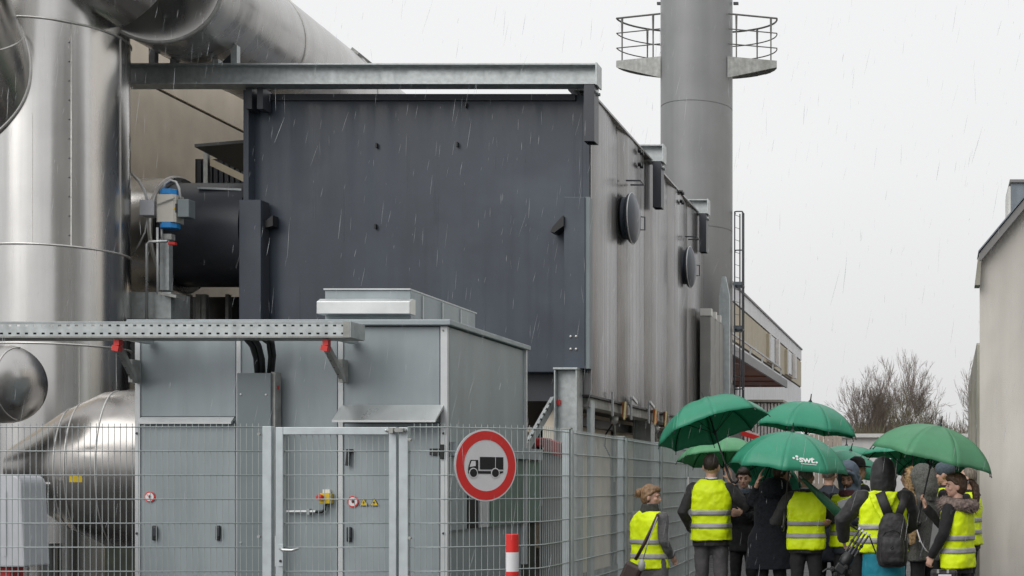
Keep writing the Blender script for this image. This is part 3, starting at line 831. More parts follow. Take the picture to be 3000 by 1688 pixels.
# dark awning with louvre beside the housing
aw = thing('dark_awning', 'black sheet awning over a louvred intake left of the filter housing', 'awning', (-12.6, 24, 7))
MB().add([P(570, 431, 22.4), P(725, 418, 22.4), (XU(725, 22.4), 26.5, ZV(425, 22.4)-.15), (XU(570, 22.4), 26.5, ZV(431, 22.4)-.15)], [(0,1,2,3)]).build('roof', M['black'], aw, mods=[lambda o: setattr(o.modifiers.new('s', 'SOLIDIFY'), 'thickness', .05)])
pbox('post', 596, 608, 440, 640, 23.0, .08, M['galv_old'], aw)
pbox('back_plate', 572, 740, 466, 640, 25.5, .1, M['black'], aw)
for k in range(9): pbox('louvre', 578 + k*16, 589 + k*16, 470, 640, 25.35 - .02*(k % 2), .1, M['dark2'], aw)
MB().bar(P(606, 470, 24.6), P(740, 535, 24.6), .06, .12).build('brace', M['hall2'], aw)

# ------------------------------------------------------------------ grey technical container
DC = 13.2
ct = thing('technical_container', 'pale grey sheet-metal technical container with doors, canopy lips and a flat roof', 'container', (-6.2, 14.4, 0))
XC0, XC1, YC1 = XU(395, DC), XU(1311, DC), 15.66
ZT = ZV(955, DC)
MB().bx(XC0+.03, XC1-.03, DC+.04, YC1-.03, .15, ZT).build('core', M['panel'], ct)
MB().bx(XC0-.05, XC1+.05, DC-.06, YC1+.08, ZT+.002, ZV(938, DC)).build('roof', M['panel'], ct, bevel=.008)
for a, b in ((395, 410), (692, 705), (990, 1005), (1290, 1311)):
    pbox('profile', a, b, 956, 1720, DC-.006, .045, M['alu'], ct, bevel=.003)
def pan(u0, u1, v0, v1, name='panel', mat=None, d=0.008):
    return pbox(name, u0+1.2, u1-1.2, v0+1.2, v1-1.2, DC+d, .03, mat or M['panel'], ct, bevel=.004)
pan(411, 691, 957, 1222); pan(705.5, 989, 957, 1720); pan(1006, 1289, 957, 1190)
dl = pan(411, 691, 1244, 1720, 'door'); dr = pan(1006, 1289, 1240, 1720, 'door')
pan(1006, 1289, 1191, 1239)
def slope_lip(u0, u1, v0, v1, out, name, mat, drop=.02, side=8):
    z1, z0 = ZV(v0, DC), ZV(v1, DC-out)
    xa, xb = XU(u0, DC), XU(u1, DC)
    m = MB().add([(xa, DC, z1), (xb, DC, z1), (xb-.0, DC-out, z0+drop), (xa-.0, DC-out, z0+drop), (xa, DC, z1-.03), (xb, DC, z1-.03), (xb, DC-out, z0), (xa, DC-out, z0), ],
        [(0,3,2,1), (2,3,7,6), (0,4,7,3), (1,2,6,5), (4,5,6,7), (0,1,5,4)])
    return m.build(name, mat, ct)
slope_lip(1002, 1300, 1186, 1237, .22, 'canopy_lip', M['zinc'])
slope_lip(413, 686, 1222, 1242, .06, 'canopy_lip', M['alu'])
for d, lst in ((dl, ((444, 457, 1540, 1584), (630, 643, 1540, 1584))), (dr, ((1014, 1028, 1544, 1588), ))):
    for a, b, c_, e_ in lst:
        h = MB().pb(a, b, c_, e_, DC-.02, .03).build('handle', M['black'], d, bevel=.01)
        MB().pb(a+3, b-1, c_+5, e_-12, DC-.035, .016).build('grip', M['dark2'], h, bevel=.005)
h = MB().bar(P(1022, 1319, DC-.03), P(1018, 1365, DC-.03), .035, .035, (0, 1, 0)).build('handle', M['black'], dr, bevel=.006)
MB().pb(1014, 1031, 1316, 1325, DC-.025, .04).build('pivot', M['black'], h)
h = MB().pb(1258, 1288, 1314, 1334, DC-.015, .03).pb(1288.5, 1299, 1302, 1345, DC-.03, .03).build('hinge', M['black'], dr, bevel=.004)
for u in (402, 1300):
    for v in (1270, 1563): MB().lathe([(0, .012), (.012, .012)], P(u, v, DC-.006), (0, -1, 0), 8).build('screw', M['dark2'], ct)
for u, v in ((1298, 968), (1145, 1194), (1225, 1194), (1040, 1194)): MB().lathe([(0, .009), (.01, .009)], P(u, v, DC-.006), (0, -1, 0), 8).build('screw', M['galv_old'], ct)
# warning stickers (flat prints on the doors)
def sticker(u, v, r, parent, D=DC-.0):
    c = P(u, v, D); s = r*D/FPX
    base = MB().lathe([(0, s), (.003, s)], c + Vector((0, -.002, 0)), (0, -1, 0), 28).build('prohibition_sticker', M['redbright'], parent)
    MB().lathe([(0, s*.78), (.002, s*.78)], c + Vector((0, -.005, 0)), (0, -1, 0), 28).build('disc', M['signwhite'], base)
    MB().ell(c + Vector((.004, -.008, s*.02)), (s*.26, .001, s*.32), nu=10, nv=6).build('pictogram', M['signblack'], base)
    MB().bar(c + Vector((-s*.5, -.009, s*.5)), c + Vector((s*.5, -.009, -s*.5)), .002, s*.16, (0, 1, 0)).build('slash', M['redbright'], base)
sticker(439, 1456, 15.5, dl); sticker(1034, 1470, 16.5, dr)
for u in (1066, 1097):
    c = P(u, 1472, DC)
    tr = MB().prism([(-.045, -.035), (.045, -.035), (0, .042)], c + Vector((0, -.001, 0)), (1,0,0), (0,0,1), (0, -.003, 0)).build('warning_sticker', M['signblack'], dr)
    MB().prism([(-.037, -.030), (.037, -.030), (0, .033)], c + Vector((0, -.0045, 0)), (1,0,0), (0,0,1), (0, -.002, 0)).build('triangle', M['yellow'], tr)
    MB().prism([(.004, .016), (-.012, -.006), (-.001, -.006), (-.006, -.022), (.011, .0), (.001, .0)], c + Vector((0, -.007, 0)), (1,0,0), (0,0,1), (0, -.001, 0)).build('pictogram', M['signblack'], tr)
# emergency stop and its conduit
es = thing('emergency_stop', 'yellow emergency stop box with red button behind the gate mesh', 'switch', P(952, 1458, DC))
pbox('box', 936, 966, 1445, 1476, DC-.07, .07, M['yellow'], es, bevel=.004)
pbox('label_plate', 945, 966, 1434, 1444.5, DC-.02, .02, M['whitep'], es)
MB().lathe([(0, .022), (.025, .022), (.03, .03), (.045, .03), (.05, .02)], P(943, 1457, DC-.07), (-.25, -1, 0), 16).build('button', M['red'], es, smooth=30)
MB().tube([P(838, 1499, DC-.03), P(925, 1499, DC-.03)], .013, 8).build('conduit', M['alu'], es)
MB().tube([P(925, 1500, DC-.03), P(942, 1500, DC-.03), P(951, 1494, DC-.03), P(953, 1477, DC-.03)], .015, 8).build('flex_conduit', M['cable'], es, smooth=True)
pbox('clip', 899, 906, 1491, 1508, DC-.045, .04, M['galv'], es)
# right side of the container
MB().bx(XC1-.029, XC1+.004, DC+.04, YC1-.04, 1.93, ZT-.01).build('side_panel', M['panel'], ct)
MB().bx(XC1-.03, XC1+.03, YC1-.04, YC1+.01, .6, ZT).build('profile', M['alu'], ct)
MB().bx(XC1-.02, XC1+.05, DC+.1, 16.2, 1.80, 1.925).build('ledge', M['panel'], ct)
MB().bx(XC1-.028, XC1+.002, DC+.05, 13.74, 1.07, 1.79).build('side_panel', M['panel'], ct)
MB().bx(XC1-.028, XC1+.0, 13.78, 14.08, 1.07, 1.79).build('gap_shade_strip', M['gapshade'], ct)  # flush black strip stands for the shade inside a gap
MB().bx(XC1-.028, XC1+.004, 14.12, 14.42, 1.07, 1.79).build('side_panel', M['alu'], ct)
MB().bx(XC1-.028, XC1+.006, 14.46, 16.3, 1.07, 1.79).build('side_panel', M['greenbox'], ct, label='green lower side panel')
MB().bx(XC1-.3, XC1-.04, DC+.2, 16.2, 0, 1.06).build('dark_base', M['moss_shade'], ct)
# roof unit
ru = thing('roof_vent', 'low galvanised vent box with a folded gutter lip on the container roof', 'vent', (-5.8, 14.5, 3.1))
MB().bx(XU(952, 13.6), XU(1203, 13.6), 13.6, 15.5, ZV(937, 13.2)+.001, ZV(850, 13.6)).build('box', M['panel'], ru, bevel=.006)
MB().bx(XU(950, 13.6), XU(1204, 13.6), 13.58, 15.55, ZV(850, 13.6), ZV(846, 13.6)).build('lid', M['alu'], ru)
x0, x1 = XU(930, 13.45), XU(1203, 13.45)
MB().prism([(0, 0), (0, .12), (.07, .155), (.15, .155), (.15, 0)], (x0, 13.43, ZV(920, 13.45)), (0,1,0), (0,0,1), (x1-x0, 0, 0)).build('gutter_lip', M['zinc'], ru, bevel=.004)
for k in range(3): MB().bx(XU(1203, 13.6)+.001, XU(1203, 13.6)+.012, 13.9+k*.55, 13.92+k*.55, 3.13, 3.44).build('fold', M['alu'], ru)

# dark cover panel, cables, tray
cp = thing('cable_cover', 'darker grey cable cover plate screwed to the container front', 'cover', P(745, 1410, 13.05))
pbox('cover', 694, 793, 1093, 1720, 13.03, .15, M['panel2'], cp, bevel=.004)
pbox('channel', 794, 806, 1090, 1720, 13.06, .12, M['galv_old'], cp)
for u, v in ((705, 1156), (779, 1157), (705, 1590), (779, 1590)):
    MB().ell(P(u, v, 13.028), (.011, .006, .011), nu=8, nv=5).build('screw', M['zinc'], cp)
pbox('red_tag', 806.5, 813, 1130, 1142, 13.1, .03, M['red'], cp)
cables = [((716, 985), (740, 1012), (752, 1050), (756, 1096), .032), ((738, 985), (758, 1012), (768, 1052), (770, 1096), .026), ((760, 985), (786, 1005), (792, 1046), (788, 1096), .02), ((778, 985), (798, 1002), (803, 1040), (797, 1096), .02)]
for k, c in enumerate(cables):
    o = MB().tube([P(c[0][0], c[0][1]-20, 12.72), P(c[0][0]+6, c[0][1]+6, 12.78), P(*c[1], 12.9), P(*c[2], 13.02), P(*c[3], 13.1)], c[4], 8).build('cable', M['cable'], org=P(*c[3], 13.1), smooth=True)
    setp(o, ['thickest black cable bending down from the tray, leftmost of four', 'black cable just right of the thickest one under the tray', 'thin black cable curving down, third from the left under the tray', 'thin black cable closest to the galvanised channel under the tray'][k], 'cable', 'cables dropping from the tray to the cover plate')
tr_ = thing('cable_tray', 'long perforated galvanised cable tray crossing in front of the container', 'cable tray', (-7, 12.6, 2.95))
DT = 12.55
zA, zB = ZV(985, DT), ZV(946, DT)
xa, xb = -11.2, XU(1026, DT)
fr = MB(); hh = zB - zA
fr.bx(xa, xb, DT, DT+.004, zA, zA+hh*.13); fr.bx(xa, xb, DT, DT+.004, zA+hh*.27, zA+hh*.73); fr.bx(xa, xb, DT, DT+.004, zA+hh*.87, zB)
st = 24.4*DT/FPX; x = xa
while x < xb:
    w = st*.62
    for lo, hi in ((.13, .27), (.73, .87)):
        fr.bx(x, min(x+w, xb), DT, DT+.004, zA+hh*lo, zA+hh*hi)
    x += st
fr.build('side_rail', M['galv'], tr_)
MB().bx(xa, xb, DT-.006, DT+.03, zB, zB+.012).build('upper_flange', M['galv'], tr_)
MB().bx(xa, xb, DT-.006, DT+.30, zA-.014, zA-.002).build('floor_sheet', M['galv_old'], tr_)
MB().bx(xa, xb, DT+.29, DT+.30, zA, zB).build('back_rail', M['galv'], tr_)
MB().bx(xb+.001, xb+.006, DT-.006, DT+.31, zA-.01, zB+.012).build('end_plate', M['galv'], tr_)
MB().bx(XU(1006, DT), xb, DT-.008, DT-.001, zA-.01, zB+.01).build('end_clip', M['galv_old'], tr_)
MB().bx(xa, XU(1000, DT), DT+.05, DT+.25, zA+.002, zA+.07).build('cable_bundle', M['cable'], tr_)
for u, lb in ((0, 'galvanised tray bracket with red end cap left of the container'), (611, 'galvanised tray bracket with red end cap in the middle of the container front')):
    t = thing('tray_bracket', lb, 'bracket', P(u+398, 1110, 13.1), group='tray brackets')
    MB().bar(P(u+343, 1012, 12.62), P(u+396, 1112, 13.12), .05, .06).build('strut', M['galv_old'], t)
    MB().bx(XU(u+392, 13.15), XU(u+404, 13.15), 13.06, 13.19, ZV(1122, 13.15), ZV(1055, 13.15)).build('wall_plate', M['galv_old'], t)
    MB().mbx(Matrix.Translation(P(u+343, 1021, 12.6)) @ Matrix.Rotation(.2, 4, 'Y'), .062, .07, .05).build('cap', M['red'], t)
    MB().mbx(Matrix.Translation(P(u+346, 1004, 12.62)), .05, .06, .055).build('cap', M['red'], t)
    MB().bx(XU(u+380, 12.9), XU(u+402, 12.9), 12.62, 13.18, ZV(1000, 12.9), ZV(988, 12.9)).build('arm', M['galv'], t)
    slots = MB()
    for k in range(4):
        q = P(u+343, 1012, 12.62).lerp(P(u+396, 1112, 13.12), .2+.2*k)
        slots.mbx(Matrix.Translation(q + Vector((0, -.032, 0))) @ Matrix.Rotation(.45, 4, 'Y'), .014, .01, .045)
    slots.build('slots', M['black'], t, kind='stuff')

# grey strut brace and red hose box in the gloom behind the fence corner
gs = thing('slotted_strut', 'slotted galvanised strut leaning from the column down to the fence corner', 'strut', P(1545, 1320, 19.8))
sa, sb = P(1535, 1325, 19.8), P(1622, 1172, 20.6)
MB().bar(sa, sb, .06, .12).build('strut', M['galv'], gs)
MB().bar(sb + Vector((-.02, 0, .02)), sb + Vector((.25, .1, .02)), .1, .06).build('head', M['galv'], gs)
sl2 = MB()
for k in range(9):
    q = sa.lerp(sb, .08 + .1*k); sl2.mbx(Matrix.Translation(q + Vector((0, -.065, 0))) @ Matrix.Rotation(.5, 4, 'Y'), .03, .02, .09)
sl2.build('slots', M['black'], gs, kind='stuff')
pbox('red_cap', 1630, 1641, 1172, 1186, 20.5, .08, M['red'], gs)
M['red2'] = mk('dull_red_paint', (.30, .02, .022), .5, 0, .1, 6)
hb = thing('hose_box', 'dark red fire hose box behind the wires at the fence corner', 'fire equipment', P(1600, 1330, 15.6))
pbox('box', 1568, 1592, 1282, 1310, 16.6, .4, M['red2'], hb, bevel=.02)
MB().prism([(0, 0), (.22, -.07), (.22, -.24), (0, -.15)], P(1592, 1284, 16.6), (1,0,0), (0,0,1), (0, .3, 0)).build('cover', M['red2'], hb)
pbox('stand', 1580, 1640, 1318, 1690, 16.7, .2, M['fascia'], hb)

# pale cabinet at the lower left
cb = thing('rounded_cabinet', 'pale grey cabinet with a rounded top corner at the lower left behind the mesh', 'cabinet', P(20, 1660, 12.1))
DD = 12.1
xa, xb, z0, z1 = XU(-70, DD), XU(62, DD), ZV(1662, DD), ZV(1390, DD)
prof = [(xa, z0), (xb+.03, z0), (xb, z1-.2)] + [(xb-.10+.10*math.cos(q), z1-.10+.10*math.sin(q)-.0) for q in [PI/2*i/6 for i in range(7)]] + [(xa, z1)]
MB().prism(prof, (0, DD, 0), (1,0,0), (0,0,1), (0, .35, 0)).build('housing', M['greybox'], cb, bevel=.015)
pbox('stand', -40, 30, 1664, 1720, 12.2, .2, M['red'], cb)
for k in range(3): MB().bx(xa+.05+k*.1, xa+.07+k*.1, DD-.012, DD-.001, z0+.1, z1-.15).build('rib', M['greybox'], cb)
# ------------------------------------------------------------------ mesh fence and gate
DF = 11.36
RAILS = [2.0 - .2*k for k in range(10)]
wire_me = {}
def wire(parent, x, y, z0, z1):
    key = round(z1 - z0, 3)
    if key not in wire_me:
        o = MB().tube([(0, 0, 0), (0, 0, key)], .003, 5).build('wire', M['wire'], parent, local=True)
        wire_me[key] = o
        o.location = Vector((x, y, z0)) - ORG[parent.name]
        return o
    o = wire_me[key].copy(); COL.objects.link(o); o.parent = parent
    o.location = Vector((x, y, z0)) - ORG[parent.name]
    return o
def rails(parent, pts, levels=RAILS):
    n = [Vector((0, -.009, 0))] * len(pts)
    nr = []
    for i in range(len(pts)):
        a, b = Vector(pts[max(i-1, 0)]), Vector(pts[min(i+1, len(pts)-1)])
        d = (b - a).normalized(); nr.append(Vector((d.y, -d.x, 0)))
    for z in levels:
        m = MB()
        for s in (-1, 1):
            m.tube([(p[0] + q.x*s*.0075, p[1] + q.y*s*.0075, z) for p, q in zip(pts, nr)], .0048, 5)
        m.build('rail', M['wire'], parent, smooth=True)

fl_ = thing('mesh_fence', 'galvanised double-rod mesh fence panel left of the gate', 'fence', (XU(390, DF), DF, 0))
xgl = XU(768, DF)
rails(fl_, [(-10.6, DF), (xgl, DF)])
x = xgl - .03
while x > -10.6: wire(fl_, x, DF - .0, .03, 2.03); x -= .05
pbox('post', 768, 795, 1249, 1800, DF-.03, .06, M['post'], fl_, bevel=.004)
for v in (1272, 1572): MB().lathe([(0, .012), (.03, .012)], P(762, v, DF-.02), (0, -1, 0), 10).build('clamp', M['galv_old'], fl_)

gt = thing('mesh_gate', 'galvanised framed mesh gate with lever handle in front of the container', 'gate', (XU(990, DF), DF, 0))
g0, g1 = XU(812, DF), XU(1165, DF)
zg = ZV(1252, DF)
MB().bx(g0, g0+.062, DF-.03, DF+.03, .08, zg).build('stile', M['post'], gt, bevel=.004)
MB().bx(g1-.062, g1, DF-.03, DF+.03, .08, zg).build('stile', M['post'], gt, bevel=.004)
MB().bx(g0+.063, g1-.063, DF-.03, DF+.03, zg-.062, zg).build('top_bar', M['post'], gt, bevel=.004)
MB().bx(g0+.063, g1-.063, DF-.03, DF+.03, .08, .14).build('bottom_bar', M['post'], gt, bevel=.004)
rails(gt, [(g0+.05, DF), (g1-.05, DF)], RAILS[1:])
x = g0 + .095
while x < g1 - .07: wire(gt, x, DF, .1, 1.95); x += .05
hd = P(822, 1608, DF-.05)
h = MB().tube([hd + Vector((0, .05, 0)), hd, hd + Vector((.03, -.012, -.01)), hd + Vector((.10, -.014, -.012)), hd + Vector((.15, -.006, .002))], [.013, .013, .014, .012, .010], 10).build('handle', M['zinc'], gt, smooth=True)
pbox('lock_plate', 815, 829, 1595, 1660, DF-.038, .008, M['post'], gt, bevel=.002)
MB().lathe([(0, .011), (.006, .011)], P(822, 1644, DF-.038), (0, -1, 0), 12).build('keyhole', M['black'], gt)
pbox('strike_plate', 805, 809, 1570, 1660, DF-.02, .05, M['zinc'], gt)
hg = MB().tube([P(1135, 1262, DF-.05), P(1190, 1262, DF-.05)], .014, 10).build('hinge', M['galv_old'], gt, smooth=30)
MB().bx(XU(1150, DF), XU(1162, DF), DF-.08, DF-.025, ZV(1270, DF), ZV(1254, DF)).build('hinge_plate', M['galv_old'], hg)
MB().bx(XU(1168, DF), XU(1192, DF), DF-.085, DF-.035, ZV(1267, DF), ZV(1256, DF)).build('hinge_block', M['galv_old'], hg)
MB().ell(P(1131, 1261, DF-.04), (.012, .012, .012)).build('bolt', M['zinc'], hg)

fr_ = thing('mesh_fence', 'rounded corner panel of the mesh fence carrying the round traffic sign', 'fence', (XU(1300, DF), DF, 0))
pbox('post', 1168, 1195, 1252, 1800, DF-.03, .06, M['post'], fr_, bevel=.004)
for v in (1288, 1576): MB().lathe([(0, .012), (.03, .012)], P(1203, v, DF-.02), (0, -1, 0), 10).build('clamp', M['galv_old'], fr_)
RA, AX, AY = .80, -4.06, DF + .80
path = [(XU(1196, DF), DF), (-4.16, DF), (-4.10, DF+.012), (-3.47, 11.76), (-3.44, 11.80), (-3.43, 11.86), (-3.41, 12.60)]
rails(fr_, path)
def along(pts, step, start=.0):
    out = []; s = start; acc = 0
    for a, b in zip(pts, pts[1:]):
        a, b = Vector(a), Vector(b); L_ = (b-a).length
        while s <= acc + L_:
            out.append(a.lerp(b, (s-acc)/L_)); s += step
        acc += L_
    return out
for p in along(path, .05, .05): wire(fr_, p.x, p.y, .03, 2.03)
bp = [(-3.41, 12.65), (-3.44, 14.95), (-3.53, 17.3), (-3.64, 19.7), (-3.75, 22.2)]
for k, (a, b) in enumerate(zip(bp, bp[1:])):
    t = thing('mesh_fence', ['first straight mesh fence panel running back from the rounded corner', 'second mesh fence panel back from the corner, beside the woman with the bun',
        'third mesh fence panel back from the corner, left of the tall man', 'farthest mesh fence panel, seen behind the raised arm of the tall man'][k], 'fence', (a[0], a[1], 0), group='mesh fence panels running back')
    d = (Vector(b) - Vector(a)).normalized()
    a2, b2 = Vector(a) + d*.06, Vector(b) - d*.02
    rails(t, [tuple(a2), tuple(b2)])
    m = MB()
    for p in along([a2, b2], .05, .02): m.tube([(p.x, p.y, .03), (p.x, p.y, 2.03)], .0034, 4)
    m.build('wires', M['wire'], t, kind='stuff')
    MB().bx(a[0]-.065, a[0]+.0, a[1]-.03, a[1]+.03, 0, 2.03).build('post', M['post'], t, bevel=.004)
    MB().tube([(a[0]+.022, a[1]-.01, 0), (a[0]+.022, a[1]-.01, 2.02)], .018, 8).build('clamp_bar', M['wire'], t)
    MB().bx(a[0]-.075, a[0]+.012, a[1]-.04, a[1]+.04, 2.031, 2.045).build('cap', M['galv_old'], t)
# locks of white tag on the fence
tg = MB().bx(-.006, .006, -.02, .02, -.09, .09).build('fence_tag', M['whitep'], org=(0,0,0))
tg.location = P(2004, 1416, 19.2) + Vector((.06, 0, 0)); setp(tg, 'small white strip tied to the fence left of the tall man', 'tag')

# no-lorries sign
th = R(54)
sx, sn = Vector((math.cos(th), math.sin(th), 0)), Vector((math.sin(th), -math.cos(th), 0))
scn = P(1424, 1364, 11.34)
sg = thing('traffic_sign', 'round red-ringed traffic sign with a black lorry on the curved fence', 'sign', scn)
MB().lathe([(-.012, .300), (-.002, .302), (0, .30)], scn, sn, 64).build('plate', M['galv'], sg, smooth=30)
MB().lathe([(.001, .299), (.002, .299)], scn, sn, 64).build('white_rim', M['signwhite'], sg)
def annulus(r0, r1, h, mat, name):
    n = 72; vs, fs = [], []
    for i in range(n):
        a = 2*PI*i/n; d = sx*math.cos(a) + Vector((0,0,1))*math.sin(a)
        vs += [scn + d*r0 + sn*h, scn + d*r1 + sn*h]
    for i in range(n):
        j = (i+1) % n; fs.append((2*i, 2*i+1, 2*j+1, 2*j))
    return MB().add(vs, fs).build(name, mat, sg)
annulus(.213, .287, .0045, M['redbright'], 'red_ring')
def pz_(zx, zy): return ((zx-2075)/255*.3, (463-zy)/300*.3)
def sp(poly, h, mat, name, par):
    return MB().prism([pz_(*q) for q in poly], scn + sn*h, sx, (0,0,1), sn*.0012).build(name, mat, par)
lorry = sp([(2022, 392), (2216, 392), (2216, 496), (2022, 496)], .0045, M['signblack'], 'lorry_symbol', sg)
sp([(2148, 392), (2151, 392), (2151, 496), (2148, 496)], .0058, M['signwhite'], 'joint_line', lorry)
sp([(1926, 530), (1927, 482), (1945, 418), (2008, 418), (2008, 508), (2216, 510), (2216, 520), (2190, 532)], .0045, M['signblack'], 'cab', lorry)
sp([(1938, 476), (1953, 427), (1986, 427), (1986, 468)], .0058, M['signwhite'], 'cab_window', lorry)
for wx in (1968, 2148):
    for rr, hh_, mt in ((.042, .0060, M['signwhite']), (.034, .0075, M['signblack'])):
        q = pz_(wx, 525)
        MB().lathe([(0, rr), (.001, rr)], scn + sx*q[0] + Vector((0,0,q[1])) + sn*hh_, sn, 24).build('wheel', mt, lorry)
for dz in (-.16, .2):
    MB().bar(scn + Vector((0,0,dz)) - sn*.014 - sx*.2, scn + Vector((0,0,dz)) - sn*.014 + sx*.2, .02, .03).build('clamp_rail', M['galv'], sg)

# red and white bollard
bo = thing('bollard', 'red and white banded bollard post in front of the mesh fence', 'bollard', (XU(1501, 10.9), 10.9, 0))
zt_, bands = 1.128, [(1.128, .984, 'redbright'), (.984, .83, 'signwhite'), (.83, .68, 'redbright'), (.68, .53, 'signwhite'), (.53, .38, 'redbright'), (.38, 0, 'signwhite')]
for a, b, c in bands:
    prof = [(0, .0492), (a-b-.0005, .0492)] if a < 1.12 else [(0, .0492), (a-b-.004, .0492), (a-b, .046)]
    MB().lathe(prof, (XU(1501, 10.9), 10.9, b), (0,0,1), 28).build('band', M[c], bo, smooth=30)

# ------------------------------------------------------------------ umbrellas
M['um'] = mk('green_umbrella_cloth', (.060, .375, .235), .38, 0, .05, 9, 0, bump=.10, bs=14, trans=.30, spec=.5, rvar=.1)
M['umd'] = mk('faded_green_umbrella_cloth', (.115, .36, .19), .45, 0, .05, 9, 0, bump=.10, bs=14, trans=.30, spec=.5)
M['uml'] = mk('light_green_umbrella_cloth', (.17, .48, .25), .45, 0, .05, 9, 0, bump=.10, bs=14, trans=.34, spec=.5)
M['rib'] = mk('umbrella_rib', (.02, .028, .026), .4, .3, .1, 9)
M['shaft'] = mk('umbrella_shaft', (.018, .018, .02), .35, .2, .1, 9)
M['print'] = mk('white_print', (.80, .80, .80), .5, 0, .02, 9)
TM = 1.28
def canopy_pt(s, t, Rr, dep, off=0.0):
    """s: 0 apex..1 rim, t: 0..1 across one of the eight gores (angle from the rib)"""
    a = s*TM
    r = Rr*math.sin(a)/math.sin(TM); z = -dep*(1-math.cos(a))/(1-math.cos(TM))
    ph = (t-.5)*PI/4
    cf = math.cos(PI/8)/math.cos(ph)
    w = 4*t*(1-t)
    r *= (1 - (1-cf)*.75) * (1 - .055*w*max(0, (s-.55)/.45)**2)
    z -= .012*w*math.sin(PI*min(s, 1))*Rr/.6
    z += .012*w*max(0, (s-.8)/.2)
    n = Vector((math.sin(a)*math.cos(t*PI/4), math.sin(a)*math.sin(t*PI/4), math.cos(a)*1.2)).normalized()
    return Vector((r*math.cos(t*PI/4), r*math.sin(t*PI/4), z)) + n*off
def umbrella(label, apex, axis, Rr=.63, dep=.30, spin=0.0, mat='um', shaft=.86, seed=0, logo=None, hook=True):
    t = thing('umbrella', label, 'umbrella', apex, group='open green umbrellas over the group')
    ax = Vector(axis).normalized()
    xx = Vector((1, 0, 0)); xx = (xx - ax*xx.dot(ax)).normalized(); yy = ax.cross(xx)
    rm = Matrix((xx, yy, ax)).transposed() @ Matrix.Rotation(spin, 3, 'Z')
    t.rotation_mode = 'QUATERNION'; t.rotation_quaternion = rm.to_quaternion()
    rnd = random.Random(seed)
    ns, ntt = 12, 8
    first = None
    for k in range(8):
        m = MB(); vs = []; fs = []
        ph = rnd.uniform(0, 6)
        for i in range(ns+1):
            s = .02 + .98*i/ns
            for j in range(ntt+1):
                p = canopy_pt(s, j/ntt, Rr, dep)
                w = 4*(j/ntt)*(1-j/ntt)
                p.z += .006*w*math.sin(9*s + ph)*s + .0035*math.sin(16*j/ntt + ph*2)*w*max(0, s-.6)*2.5
                vs.append(Matrix.Rotation(k*PI/4, 3, 'Z') @ p)
        for i in range(ns):
            for j in range(ntt):
                b = i*(ntt+1)+j
                fs.append((b, b+1, b+ntt+2, b+ntt+1))
        m.add(vs, fs).build('canopy_panel', M[mat], t, smooth=True, local=True, mods=[lambda o: setattr(o.modifiers.new('s', 'SOLIDIFY'), 'thickness', .0015)])
    rp = [canopy_pt(.02+.98*i/10, 0, Rr, dep, -.008) for i in range(11)]
    rp.append(rp[-1] + (rp[-1]-rp[-2]).normalized()*.022)
    hubz = -.40
    rb = MB().tube(rp, .0042, 5).build('rib', M['rib'], t, local=True)
    stp = MB().tube([Vector((.012, 0, hubz)), canopy_pt(.52, 0, Rr, dep, -.012)], .0035, 5).build('stretcher', M['rib'], t, local=True)
    tp = MB().tube([rp[-1], rp[-1] + (rp[-1]-rp[-2]).normalized()*.012], .006, 6).build('rib_tip', M['rib'], t, local=True)
    for k in range(1, 8):
        for o in (rb, stp, tp):
            c = o.copy(); COL.objects.link(c); c.parent = t; c.rotation_euler = (0, 0, k*PI/4)
    MB().tube([(0,0,.02), (0,0,-shaft)], .0085, 8).build('shaft', M['shaft'], t, local=True)
    MB().tube([(0,0,-.01), (0,0,.01), (0,0,.03), (0,0,.10)], [.03, .022, .0085, .006], 10).build('ferrule', M['shaft'], t, local=True)
    MB().lathe([(-.03, .016), (.03, .016)], (0,0,hubz), (0,0,1), 10).build('runner', M['shaft'], t, local=True)
    hk = [(0,0,-shaft+.01), (0,0,-shaft-.16)]
    if hook: hk += [(.012,0,-shaft-.2), (.045,0,-shaft-.225), (.08,0,-shaft-.2), (.085,0,-shaft-.17)]
    MB().tube(hk, .015, 8).build('handle', M['shaft'], t, local=True, smooth=True)
    if logo:
        logo(t, Rr, dep)
    return t
